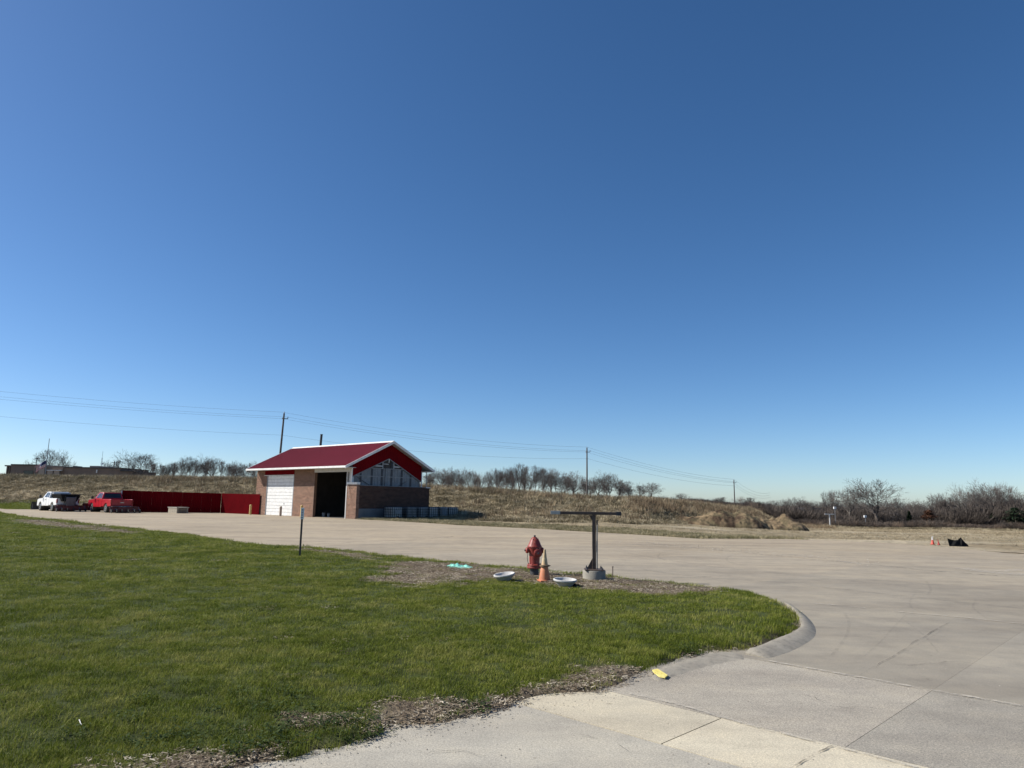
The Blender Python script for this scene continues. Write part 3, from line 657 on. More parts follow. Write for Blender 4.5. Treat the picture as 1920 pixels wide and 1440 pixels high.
# roof
RZ = 6.60; OV = 1.05; X0, X1 = -.15, 15.50; YM = W/2; sl_ = (RZ-EZ)/(YM+OV)
def rz_(y): return EZ+sl_*(y+OV) if y < YM else EZ+sl_*(W+OV-y)
roof = MB().prism([(-OV, EZ-.02), (YM, RZ-.02), (W+OV, EZ-.02), (W+OV, EZ-.10), (YM, RZ-.10), (-OV, EZ-.10)], X0+.03, X1-.03, 'x').build('roof', SOFF, gar)
nP = 18; pw = (X1-X0-.04)/nP
for i in range(nP):
    for sgn in (0, 1):
        xa = X0+.02+i*pw; b = MB(); y0 = -OV-.05 if sgn == 0 else W+OV+.05; nx = []
        for k in range(4):
            a = xa+k*pw/4; nx += [(a, .0), (a+pw/4*.7, .0), (a+pw/4*.78, .022), (a+pw/4*.92, .022)]
        nx += [(xa+pw-.003, 0)]
        vs = [(xx, y0, EZ-.05*sl_+.005+h) for xx, h in nx]+[(xx, YM+(0.002 if sgn else -.002), RZ+.005+h) for xx, h in nx]; m_ = len(nx)
        b.add(vs, [(j, j+1, m_+j+1, m_+j) for j in range(m_-1)]); b.build('roof_panel', ROOFM, roof, recalc=False)
MB().prism([(YM-.2, RZ+.035-.2*sl_), (YM, RZ+.06), (YM+.2, RZ+.035-.2*sl_), (YM+.2, RZ-.01-.2*sl_), (YM, RZ+.02), (YM-.2, RZ-.01-.2*sl_)], X0-.01, X1+.01, 'x').build('ridge_cap', WHITE, roof)
for xx in (X0-.045, X1):
    for s_ in (0, 1):
        pts = [(-OV-.06, EZ+.01), (YM, RZ+.045), (YM, RZ-.20), (-OV-.06, EZ-.22)] if s_ == 0 else [(W+OV+.06, EZ+.01), (YM+.001, RZ+.045), (YM+.001, RZ-.20), (W+OV+.06, EZ-.22)]
        MB().prism(pts, xx, xx+.045, 'x').build('rake_board', WHITE, roof)
for y0, y1 in ((-OV-.075, -OV-.045), (W+OV+.045, W+OV+.075)): MB().box(X0, y0, EZ-.16, X1, y1, EZ+.0).build('fascia', WHITE, roof)
MB().box(X0+.04, -OV-.04, EZ-.14, X1-.04, -.0, EZ-.11).build('soffit', SOFF, roof); MB().box(X0+.04, W+.002, EZ-.14, X1-.04, W+OV+.04, EZ-.11).build('soffit', SOFF, roof)
# rake soffit, set between the rake board and the gable
for s_ in (0, 1):
    y0 = -OV if s_ == 0 else W+OV
    MB().add([(X1-.02, y0, EZ-.165), (X1-.02, YM, RZ-.165), (GX-.05, YM, RZ-.165), (GX-.05, y0, EZ-.165)], [(0,1,2,3)]).build('rake_soffit', SOFF, roof)
# gable red panel: band that follows the roof, cut in a chevron below
def chev(y): return (3.45 if y < YM else 3.22)+(5.12-(3.45 if y < YM else 3.22))*(1-abs(y-YM)/YM)
b = MB(); gx = GX+.012; yy = np.linspace(-.0, W, 72); vs = []; fs = []
for i, y_ in enumerate(yy):
    off = .018 if i % 2 else 0.0
    vs += [(gx+off, y_, chev(y_)), (gx+off, y_, rz_(y_)-.17)]
fs = [(2*i, 2*i+2, 2*i+3, 2*i+1) for i in range(len(yy)-1)]; b.add(vs, fs)
o = b.build('gable_panel', REDM, gar); sm = o.modifiers.new('thick', 'SOLIDIFY'); sm.thickness = .02; sm.offset = -1
for s_ in (0, 1):
    ya, yb = (.0, YM) if s_ == 0 else (W, YM)
    MB().bar((gx+.01, ya, chev(ya)-.03), (gx+.01, yb, chev(yb)-.03), .06, .07).build('chevron_trim', SHEET, gar)
for y_ in (-.04, W+.03): MB().box(GX-.0, y_-.04, 2.98 if y_ < 0 else 2.72, GX+.08, y_+.04, EZ-.13).build('corner_trim', WHITE, gar)
# pale sheets behind dark studs
ys = [.05,.93,2.1,3.19,4.25,5.4,6.45,W-.2]
for i in range(7):
    a, c = ys[i]+.07, ys[i+1]-.07; zt = 4.20 if 1 <= i <= 5 else 3.9
    pts = [(a, 2.72), (c, 2.72), (c, min(chev(c)-.02, zt)), (a, min(chev(a)-.02, zt))]
    if i == 3: pts = [(a, 2.72), (c, 2.72), (c, zt), (a, zt)]
    MB().prism(pts, GX-.10, GX-.07, 'x').build('infill_sheet', SHEET, gar)
    for q in (.3, .6):
        yq = a+(c-a)*q; MB().box(GX-.07, yq-.012, 2.72, GX-.055, yq+.012, min(chev(yq)-.05, zt)).build('sheet_rib', SHEET, gar)
for i, y_ in enumerate(ys[1:-1]): MB().box(GX-.12, y_-.09, 2.7, GX-.03, y_+.09, min(chev(y_)-.02, 4.9)).build('stud', DKST, gar)
MB().box(GX-.02, .1, 3.50, GX+.0, W-.15, 3.56).build('girt', GREY, gar)
MB().box(GX-.02, 1.9, 4.2, GX+.01, 6.0, 4.25).build('girt', GREY, gar)
for y_ in (3.2, 4.42): MB().box(GX-.02, y_-.03, 4.225, GX+.01, y_+.03, chev(y_)-.05).build('frame_post', SOFF, gar)
for a, c in ((2.1, 3.16), (4.46, 5.7)): MB().box(GX-.03, a, 4.38, GX-.0, c, 4.48).build('frame_rail', SOFF, gar)
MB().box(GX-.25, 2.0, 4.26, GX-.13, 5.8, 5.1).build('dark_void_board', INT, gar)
MB().tube([(GX+.03, 3.45, 2.72), (GX+.03, 3.47, 4.62)], .02, 6).build('hanging_pipe', DKST, gar); MB().bar((GX+.03, 3.25, 4.62), (GX+.03, 3.8, 4.62), .04).build('hanging_bar', WHITE, gar)
MB().bar((GX+.03, 3.82, 4.75), (GX+.03, 3.84, 5.05), .05).build('hanging_bar', WHITE, gar)
for p, q in (((.95,3.2),(1.9,2.75)), ((5.0,2.75),(5.9,3.2)), ((.5,3.45),(.95,3.2))): MB().bar((GX-.01, p[0], p[1]), (GX-.01, q[0], q[1]), .035).build('brace', DKST, gar)
MB().tube([(L-.5, W+.46, 2.66), (L-.5, W+.46, EZ-.12)], .035, 8).build('eave_post', GREY, gar)
MB().box(L-.95, W+.03, 2.662, L-.02, W+.56, 2.74).build('wall_cap', WHITE, gar)
MB().tube([(14.55, -.1, 2.76), (14.95, -.14, 1.6)], .022, 6).build('loose_trim', simple('pale_pink', (.62,.45,.38)), gar)
MB().tube([(X0+.05, -OV-.02, EZ-.22), (-.15, -.2, EZ-.42), (-.06, .02, EZ-.45)], .03, 8).build('drain_pipe', GREY, gar)
MB().box(4.55,-.001,.0,4.551,0,.001)
# things inside the open bay
for i, (x_, y_, s_, nm) in enumerate(((9.95,.9,.36,'white bucket just inside the open bay, leftmost of the clutter'), (10.4,1.1,.30,'pale bucket inside the open bay, right of the white one'), (12.5,2.2,.4,'grey bucket deep inside the open bay'))):
    p = Matrix.Rotation(BANG, 3, 'Z') @ Vector((x_, y_, 0))+Vector((Bx, By, .012))
    t_ = thing('bucket', nm, 'bucket', p, 0)
    MB().lathe([(.13*s_/.36,0),(.16*s_/.36,s_),(.17*s_/.36,s_),(.17*s_/.36,s_-.03),(.15*s_/.36,s_-.03),(.12*s_/.36,.02)], 16).build('tub', SHEET if i < 2 else GREY, t_, 40)
    MB().tube([(.16*math.cos(a), 0, s_-.04+.13*math.sin(a)) for a in np.linspace(0, math.pi, 9)], .006, 5).build('handle', DKST, t_)
# bollards
YEL = simple('yellow_post_paint', (.62,.42,.12), (.5,.34,.12), 8, .6, 0, 0, 40, (.42,.36,.28)); TAN = simple('weathered_post', (.42,.33,.26), (.33,.26,.2), 8, .7)
for x_, y_, m_, h_, lab in ((.55,-.75,YEL,.92,'yellow bollard at the left corner of the brick garage'), (5.75,-.75,TAN,.86,'faded grey-brown bollard before the right edge of the white door'), (9.05,-.75,YEL,1.0,'yellow bollard before the brick pier between the two bays')):
    p = Matrix.Rotation(BANG, 3, 'Z') @ Vector((x_, y_, 0))+Vector((Bx, By, 0)); t_ = thing('bollard', lab, 'bollard', p, 0, 'bollards in front of the garage')
    MB().lathe([(.11,0),(.11,h_-.05)], 16).build('pipe', m_, t_, 40); MB().lathe([(.11,h_-.05),(.095,h_-.015),(.05,h_+.01),(.005,h_+.015)], 16).build('domed_cap', m_, t_, 40)

# ------------------------------------------------------------------ caged liquid totes beside the gable
PLAST = simple('tote_plastic', (.36,.39,.40), (.26,.29,.30), 2, .35); CAGE = simple('tote_cage', (.04,.045,.055), (.03,.035,.04), 4, .5, .5); PALW = simple('pallet_wood', (.28,.22,.16), (.18,.14,.10), 5, .85)
def tote(loc, rz, lab, sheet=False, h=1.02, label_col=None, dense=False):
    t_ = thing('liquid_tote', lab, 'tote', loc, rz, 'caged liquid totes beside the garage gable')
    MB().box(-.52,-.52,.16,.52,.52,h-.03).build('tank', PLAST, t_, bevel=.06); MB().lathe([(.12,h-.035),(.12,h+.01),(.0001,h+.012)], 14, caps=False).build('filler_cap', DKST, t_)
    p = MB(); [p.box(-.58, yy, .0, .58, yy+.1, .11) for yy in (-.58,-.05,.48)]; p.box(-.58,-.58,.112,.58,.58,.14); p.build('pallet', PALW, t_)
    c = MB(); r = .013; nn_ = 9 if dense else 6
    for s_ in (-1, 1):
        for k in range(nn_):
            q = -.56+1.12*k/(nn_-1); c.bar((q, s_*.57, .14), (q, s_*.57, h), r*2.3); c.bar((s_*.57, q, .14), (s_*.57, q, h), r*2.3)
        for zz in np.linspace(.18, h, 5): c.bar((-.57, s_*.59, zz), (.57, s_*.59, zz), r*2.3); c.bar((s_*.59, -.57, zz), (s_*.59, .57, zz), r*2.3)
    c.build('cage', CAGE, t_)
    if sheet: MB().box(.604, -.36, .45, .612, .36, .78).build('label_plate', SHEET, t_)
    if label_col: MB().box(.604, -.40, .3, .61, .1, .95).build('label_plate', label_col, t_)
    MB().lathe([(.05,0),(.05,.12)], 10, c=(.58, .0, .22), axis='x').build('valve', DKST, t_)
def gl_(x_, y_, z_=0):
    p = Matrix.Rotation(BANG, 3, 'Z') @ Vector((x_, y_, 0)); return (Bx+p.x, By+p.y, z_)
for y_, x_, rr, lab, sh, lc, de in ((2.95,16.85,0,'caged white tote with a white label plate, nearest the brick column',True,None,False), (4.55,16.9,0,'densely barred caged tote, second from the left of the row',False,None,True),
      (5.85,16.95,.35,'caged tote turned at an angle, third from the left of the row',False,None,False), (7.05,16.9,0,'caged tote beside the end of the brick wall, fourth from the left',False,None,False),
      (8.25,16.9,.05,'caged tote with plain blue-grey plate, second from the right end',False,BANDC,False), (9.5,16.9,-.15,'caged tote at the far right end of the row on the grass',False,None,False)):
    tote(gl_(x_, y_, -.02), BANG+rr, lab, sh, 1.0+.03*((y_*7) % 1), lc, de)

# ------------------------------------------------------------------ red metal fence
def fence(p, q, h0, h1, lab, leg):
    p = Vector(p); q = Vector(q); Lf = (q-p).length; a = math.atan2(q.y-p.y, q.x-p.x)
    t_ = thing('metal_fence', lab, 'fence', (p.x, p.y, -.02), a); n_ = round(Lf/.92); w_ = Lf/n_
    for i in range(n_):
        b = ribbed(i*w_, (i+1)*w_-.004, .03, 1, 0, .155, .026, .012); hh = [h0+(h1-h0)*(i+k)/n_ for k in (0, 1)]
        b.v = [(x_, y_, .03 if z_ < .5 else hh[0]+(hh[1]-hh[0])*(x_-i*w_)/w_) for x_, y_, z_ in b.v]; b.build('panel', REDM, t_)
    for i in range(int(n_/3)+1):
        x_ = min(i*3*w_+.05, Lf-.05); MB().box(x_-.045, .02, 0, x_+.045, .11, h0+(h1-h0)*x_/Lf-.03).build('post', DKST, t_)
    for z_ in (.4, h1-.3): MB().box(.0, .014, z_, Lf, .05, z_+.09).build('rail', DKST, t_)
    return t_
fence((-38.0, 70.3), (-29.35, 73.1), 2.12, 1.98, 'long dark red corrugated metal fence in shade behind the red pickup', 0)
fence((-29.3, 73.05), (-23.75, 68.3), 1.98, 1.93, 'sunlit bright red corrugated metal fence joining the garage', 0)
MB().box(-.05, -.05, 0, .05, .05, 2.1).build('post', WHITE, [o for o in scene.objects if o.name.startswith('metal_fence')][0])

# low block enclosure by the fence
BLK = simple('tan_block', (.36,.32,.25), (.28,.25,.2), 5, .9, 0, .4, 30); DBL = simple('shaded_block_and_fill', (.2,.16,.12), (.15,.12,.09), 5, .9)
c0 = ground(330, 962.2); t_ = thing('block_enclosure', 'low block box with a pale cap standing before the dark red fence', 'block box', (c0[0], c0[1]+.4, 0), BANG)
for r_ in range(3):
    for k in range(4):
        x_ = -.92+k*.46; MB().box(x_+.006, -.55, .17*r_, x_+.454, -.40, .17*r_+.162).build('block', BLK, t_, bevel=.006); MB().box(x_+.006, .40, .17*r_, x_+.454, .55, .17*r_+.162).build('block', BLK, t_)
    for k in range(2):
        y_ = -.398+k*.4; 
        for xx in (-.92, .77): MB().box(xx, y_+.004, .17*r_, xx+.15, y_+.394, .17*r_+.162).build('block', DBL if xx > 0 else BLK, t_)  # right-end blocks get a darker colour that stands for that face's shade
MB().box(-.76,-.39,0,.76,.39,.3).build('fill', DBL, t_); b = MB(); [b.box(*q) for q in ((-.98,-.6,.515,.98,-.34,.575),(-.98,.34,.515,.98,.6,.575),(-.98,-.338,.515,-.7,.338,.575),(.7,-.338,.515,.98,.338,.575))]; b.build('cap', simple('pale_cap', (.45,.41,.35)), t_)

# ------------------------------------------------------------------ pickups
GLASS = simple('dark_glass', (.012,.014,.017), (.02,.022,.025), 3, .06, 0); TYRE = simple('tyre', (.018,.018,.018), (.03,.028,.026), 8, .85); RIM = simple('rim', (.55,.55,.54), (.4,.4,.4), 6, .3, .8)
LENS = simple('red_lens', (.30,.01,.012), (.2,.008,.01), 9, .2); BLK2 = simple('black_plastic', (.02,.02,.021), (.035,.034,.033), 8, .55); CHR = simple('chrome', (.45,.45,.45), (.3,.3,.3), 6, .25, .9)
RUSTR = simple('rusty_red', (.16,.022,.018), (.07,.02,.016), 5, .6, 0, 0, 40, (.05,.03,.025))
def pickup(paint, lab, loc, rz):
    """x forward, origin on the ground at the rear axle's middle"""
    t_ = thing('pickup_truck', lab, 'pickup truck', loc, rz); WB = 3.45; hw = .98
    def arc(cx, r, z0, n_=9): return [(cx+r*math.cos(a), z0+r*math.sin(a)) for a in np.linspace(0, math.pi, n_)]
    r_ = .47; z0 = .42
    # front clip and lower cab
    pr = [(1.02,.52),(WB-r_-.02,.50)]+[(WB-r_*math.cos(a), z0+r_*math.sin(a)) for a in np.linspace(.1, math.pi-.1, 9)]+[(WB+r_+.02,.48),(WB+.92,.50),(WB+.97,.78),(WB+.90,1.08),(WB+.55,1.17),(WB-.52,1.24),(WB-.62,1.27),(1.02,1.27)]
    MB().prism(pr, -hw, hw, 'y').build('body', paint, t_, 35, .05)
    # bed sides
    ps_ = [(1.0,.60),(1.0,1.24),(-1.18,1.24),(-1.2,.62),(-r_-.02,.58)]+[(-r_*math.cos(a), z0+r_*math.sin(a)) for a in np.linspace(.35, math.pi-.35, 9)]+[(r_+.03,.56)]
    for s_ in (-1, 1): MB().prism(ps_, s_*hw, s_*(hw-.10), 'y').build('bed_side', paint, t_, 35, .025)
    MB().box(-1.14,-hw+.12,.62,.98,hw-.12,.70).build('bed_floor', BLK2, t_)
    tg = MB().box(-1.22,-hw+.11,.66,-1.15,hw-.11,1.22).build('tailgate', paint, t_, bevel=.02)
    MB().box(-1.235,-.16,.90,-1.222,.16,.965).build('emblem', CHR, tg); MB().box(-1.24,-.12,1.08,-1.222,.12,1.14).build('handle', BLK2, tg)
    MB().box(-1.36,-hw+.05,.44,-1.205,hw-.05,.62).build('bumper', CHR if paint is not PW else DKST, t_, bevel=.03); MB().box(WB+.9,-hw+.03,.42,WB+1.08,hw-.03,.66).build('bumper', CHR, t_, bevel=.04)
    for s_ in (-1, 1): MB().box(-1.235, s_*(hw+.004), .80, -1.08, s_*(hw-.105), 1.17).build('tail_light', LENS, t_, bevel=.015)
    # cab: tapered greenhouse
    xb, xf, xtb, xtf = 1.04, WB-.45, 1.22, WB-1.12; zt = 1.86; zb = 1.265; wi = hw-.03; wt = hw-.20
    def gp(x_, s_, z_):
        f = (z_-zb)/(zt-zb); return (x_, s_*(wi+(wt-wi)*f), z_)
    cab = MB(); vs = [gp(xb,-1,zb), gp(xf,-1,zb), gp(xf,1,zb), gp(xb,1,zb), gp(xtb,-1,zt), gp(xtf,-1,zt), gp(xtf,1,zt), gp(xtb,1,zt)]
    cab.add(vs, [(0,3,2,1),(4,5,6,7),(0,1,5,4),(1,2,6,5),(2,3,7,6),(3,0,4,7)]); cabo = cab.build('cab', paint, t_, 35, .05)
    def lerp3(a, b, u): return tuple(a[i]+(b[i]-a[i])*u for i in range(3))
    def quad(a, b, c, d, m0, m1, n0, n1, off):
        """inset quad a,b bottom c,d top, pushed out by off"""
        q = [lerp3(lerp3(a,b,u), lerp3(d,c,u), v) for u, v in ((m0,n0),(m1,n0),(m1,n1),(m0,n1))]
        nrm = (Vector(q[1])-Vector(q[0])).cross(Vector(q[3])-Vector(q[0])).normalized()*off; bq = MB()
        bq.add([Vector(k)+nrm for k in q]+[Vector(k)-nrm*.4 for k in q], [(0,1,2,3),(7,6,5,4),(0,4,5,1),(1,5,6,2),(2,6,7,3),(3,7,4,0)]); return bq
    A0,A1,A2,A3,T0,T1,T2,T3 = vs
    quad(A3,A0,T0,T3,.07,.93,.14,.88,.006).build('rear_window', GLASS, cabo); quad(A1,A2,T2,T1,.06,.94,.08,.94,.006).build('windscreen', GLASS, cabo)
    for (a, b_, c, d, sg) in ((A2,A3,T3,T2,1), (A0,A1,T1,T0,-1)):
        if sg == 1: quad(a,b_,c,d,.20,.64,.10,.88,.006).build('door_window', GLASS, cabo); quad(a,b_,c,d,.68,.92,.10,.88,.006).build('quarter_window', GLASS, cabo)
        else: quad(a,b_,c,d,.36,.80,.10,.88,.006).build('door_window', GLASS, cabo); quad(a,b_,c,d,.08,.32,.10,.88,.006).build('quarter_window', GLASS, cabo)
    for s_ in (-1, 1):
        dr = MB().prism([(1.72,.58),(1.72,1.25),(2.86,1.25),(2.90,.9),(2.80,.58)], s_*(hw+.001), s_*(hw+.014), 'y').build('door', paint, t_, bevel=.006); MB().box(1.80, s_*(hw+.015), 1.08, 1.98, s_*(hw+.04), 1.12).build('door_handle', BLK2, dr)
        MB().tube([(2.78, s_*hw, 1.30), (2.80, s_*(hw+.18), 1.34)], .02, 6).build('mirror_arm', BLK2, t_); MB().box(2.74, s_*(hw+.13), 1.26, 2.88, s_*(hw+.33), 1.50).build('mirror', BLK2, t_, bevel=.03)
        MB().box(WB+.86, s_*(hw-.01), .84, WB+.975, s_*(hw-.34), 1.02).build('headlight', RIM, t_, bevel=.02)
        for cx in (0, WB):
            wt_ = MB().lathe([(.2,-.13),(.36,-.13),(.40,-.09),(.40,.09),(.36,.13),(.2,.13)], 28, c=(cx, s_*(hw-.15), .40), axis='y').build('wheel', TYRE, t_, 40)
            MB().lathe([(.23,0),(.24,.012),(.19,.02),(.17,-.03),(.07,-.03),(.06,.02),(.001,.024)], 20, c=(cx, s_*(hw-.018), .40) , axis='y', caps=False).build('rim', RIM, wt_, 40) if s_ > 0 else MB().lathe([(.23,0),(.24,-.012),(.19,-.02),(.17,.03),(.07,.03),(.06,-.02),(.001,-.024)], 20, c=(cx, s_*(hw-.018), .40), axis='y', caps=False).build('rim', RIM, wt_, 40)
            MB().lathe([(.455,-.36),(.455,.3)], 20, c=(cx, s_*(hw-.40), .46), axis='y').build('wheel_well', BLK2, t_)
    MB().box(-1.0,-.5,.34,WB+.6,.5,.56).build('chassis', BLK2, t_)
    return t_
HD = math.atan2(.654, -.757); PW = simple('white_paint', (.80,.80,.79), (.76,.76,.75), 1, .3); PR = simple('red_paint', (.42,.008,.018), (.38,.007,.016), 1, .3)
fw = Vector((math.cos(HD), math.sin(HD), 0)); lf = Vector((-fw.y, fw.x, 0))
c_ = Vector((*ground(98.5, 958.6), 0))-lf*.85; tw = pickup(PW, 'white pickup truck with a black salt spreader in its bed and a plow in front', c_, HD)
c_ = Vector((*ground(199, 961.2), 0))-lf*.85; tr_ = pickup(PR, 'red pickup truck with a towed grading blade behind it', c_, HD)
# salt spreader
TARP = simple('black_tarp', (.010,.010,.010), (.02,.02,.02), 3, .9, spec=.05)
MB().add([(-1.75,-.62,.95),(.75,-.62,.95),(.75,.62,.95),(-1.75,.62,.95),(-1.85,-.86,1.62),(.85,-.86,1.62),(.85,.86,1.62),(-1.85,.86,1.62)], [(0,3,2,1),(4,5,6,7),(0,1,5,4),(1,2,6,5),(2,3,7,6),(3,0,4,7)]).build('spreader_hopper', TARP, tw, bevel=.03)
b = MB(); [b.bar((x_, -.88, 1.66), (x_, .88, 1.66), .04) for x_ in np.linspace(-1.8, .8, 6)]; [b.bar((-1.85, y_, 1.66), (.85, y_, 1.66), .04) for y_ in (-.88,-.3,.3,.88)]; b.build('hopper_grate', DKST, tw)
MB().add([(-1.95,-.35,.5),(-1.45,-.3,.5),(-1.45,.3,.5),(-1.95,.35,.5),(-2.05,-.45,1.35),(-1.75,-.3,1.4),(-1.75,.3,1.4),(-2.05,.45,1.35)], [(0,3,2,1),(4,5,6,7),(0,1,5,4),(1,2,6,5),(2,3,7,6),(3,0,4,7)]).build('spreader_chute', simple('worn_grey', (.13,.13,.14), (.06,.06,.065), 5, .5), tw, bevel=.02)
MB().lathe([(.28,.42),(.28,.45)], 18, c=(-1.85, 0, 0)).build('spinner_disc', GREY, tw)
for y_ in (-.5, .5): MB().bar((-1.7, y_, .5), (-1.8, y_*.9, 1.5), .06).build('spreader_leg', DKST, tw)
MB().box(.62,-.75,1.62,.98,.75,1.78).build('toolbox', simple('pale_alloy', (.6,.6,.6), (.5,.5,.5), 4, .4, .2), tw, bevel=.015)
def plow(x_, L_, h_, m_, parent, bend=.12, z0=.08):
    b = MB(); P1 = []; n_ = 7
    for k in range(n_): a = k/(n_-1); P1.append((x_+bend*math.sin(a*math.pi)*1.0-.02*a, z0+h_*a))
    P2 = [(u+.035, v) for u, v in P1[::-1]]; b.prism(P1+P2, -L_/2, L_/2, 'y'); o = b.build('plow_blade', m_, parent, 40)
    for y_ in np.linspace(-L_/2+.1, L_/2-.1, 6): MB().box(x_-.10, y_-.02, z0+.05, x_+.0, y_+.02, z0+h_-.05).build('blade_rib', m_, o)
    return o
plow(4.95, 2.6, .78, BLK2, tw, .12); MB().bar((4.4,-.4,.45),(4.95,-.5,.4),.08).build('plow_arm', DKST, tw); MB().bar((4.4,.4,.45),(4.95,.5,.4),.08).build('plow_arm', DKST, tw)
plow(4.95, 2.5, .72, RUSTR, tr_, .12); MB().bar((4.4,-.4,.45),(4.95,-.5,.4),.08).build('plow_arm', DKST, tr_)
MB().box(4.9,-1.25,.82,5.0,1.25,.86).build('blade_edge', simple('worn_edge', (.45,.42,.38)), tr_)
def pull_blade(parent, x_, m_):
    b = MB(); b.box(x_-.03,-1.3,.10,x_+.03,1.3,.48); b.build('rear_blade', m_, parent, bevel=.01)
    f = MB(); f.bar((x_+.15,-1.3,.52),(x_+.15,1.3,.52),.09); f.bar((-1.3,-.35,.5),(x_,-.6,.5),.08); f.bar((-1.3,.35,.5),(x_,.6,.5),.08); f.build('tow_frame', m_, parent)
    for y_ in (-1.22,-.75,-.2,.35,.8,1.25):
        MB().bar((x_-.25, y_, .12), (x_+.16, y_, .56), .05).build('tine_arm', CHR if abs(y_) > .5 else m_, parent); MB().tube([(x_-.3, y_-.04, .17), (x_-.3, y_+.04, .17)], .16, 12).build('guide_wheel', TYRE, parent)
    for y_ in (-.8, .8): MB().box(x_+.0, y_-.3, .56, x_+.4, y_+.3, .60).build('frame_plate', m_, parent)
pull_blade(tw, -2.1, RUSTR); pull_blade(tr_, -2.0, RUSTR)

# ------------------------------------------------------------------ foreground bed
def lz(x_, y_):
    X_ = np.array([x_]); Y_ = np.array([y_]); return float(lawn_z(X_, Y_, lawn_d(X_, Y_))[0])
def spot(px, py):
    g = ground(px, py, .07); return Vector((g[0], g[1], lz(*g)-.01))
# hydrant
HR, t, b = nodes('hydrant_paint'); v = coords(t)
c = ramp(t, noise(t, v, 5, 6, .6), [(.3, (.19,.022,.015)), (.7, (.27,.042,.027))]); ch = ramp(t, noise(t, v, 26, 6, .75), [(.6, (0,0,0)), (.64, (1,1,1))])
c = mixc(t, ch, c, (.42,.28,.22)); c = mixc(t, ramp(t, noise(t, v, 11, 6, .8), [(.58, (0,0,0)), (.7, (.7,.7,.7))]), c, (.14,.04,.03))
t.links.new(c, b.inputs['Base Color']); b.inputs['Roughness'].default_value = .5; bump(t, b, noise(t, v, 60, 4), .5, .004)
p = spot(1002, 1076); p.z += .03; hy = thing('fire_hydrant', 'faded red fire hydrant with chipped paint behind the orange cone', 'hydrant', p, R_(12)); hy.scale = (1.05, 1.05, 1)
MB().lathe([(.088,-.1),(.088,.13)], 24).build('standpipe', simple('black_pipe', (.03,.032,.034), (.06,.06,.06), 8, .6), hy, 40)
MB().lathe([(.095,.125),(.145,.125),(.15,.135),(.15,.155),(.145,.165),(.15,.175),(.15,.195),(.142,.205),(.108,.215),(.105,.25),(.112,.42),(.122,.50),(.135,.54),(.135,.56)], 32).build('barrel', HR, hy, 35)
MB().lathe([(.138,.56),(.15,.565),(.15,.585),(.138,.60),(.118,.65),(.095,.705),(.07,.745),(.052,.76),(.05,.775),(.02,.782)], 32).build('bonnet', HR, hy, 35)
MB().lathe([(.024,.78),(.022,.815),(.015,.82)], 5).build('operating_nut', DKST, hy)
for k in range(8):
    a = k*math.pi/4+.2; MB().lathe([(.014,.12),(.014,.135)], 6, c=(.135*math.cos(a), .135*math.sin(a), 0)).build('bolt', DKST, hy); MB().lathe([(.012,.204),(.012,.222)], 6, c=(.132*math.cos(a), .132*math.sin(a), 0)).build('bolt', HR, hy)
for k in range(4):
    a = k*math.pi/2+.8; MB().bar((.128*math.cos(a), .128*math.sin(a), .61), (.07*math.cos(a), .07*math.sin(a), .75), .02, .02).build('bonnet_rib', HR, hy)
for s_ in (-1, 1):
    nz = MB().lathe([(.05,.09),(.05,.14),(.062,.145),(.062,.175),(.05,.185),(.03,.19)] if s_ > 0 else [(.05,-.09),(.05,-.14),(.062,-.145),(.062,-.175),(.05,-.185),(.03,-.19)], 20, c=(0, 0, .50), axis='x').build('side_outlet', HR, hy, 35)
    MB().lathe([(.018,s_*.188),(.016,s_*.215)], 5, c=(0, 0, .50), axis='x').build('outlet_nut', DKST, nz)
pn = MB().lathe([(.07,-.10),(.07,-.145),(.085,-.15),(.085,-.185),(.07,-.195),(.03,-.2)], 22, c=(.03, 0, .45), axis='y').build('pumper_outlet', HR, hy, 35)
MB().lathe([(.02,-.2),(.018,-.225)], 5, c=(.03, 0, .45), axis='y').build('outlet_nut', DKST, pn)
ch_ = MB(); pts = [(-.14-.02*math.sin(math.pi*k/9), -.03, .47-.24*k/9) for k in range(10)]
for k in range(9): ch_.tube([pts[k], pts[k+1]], .006, 5)
ch_.build('chain', DKST, hy)
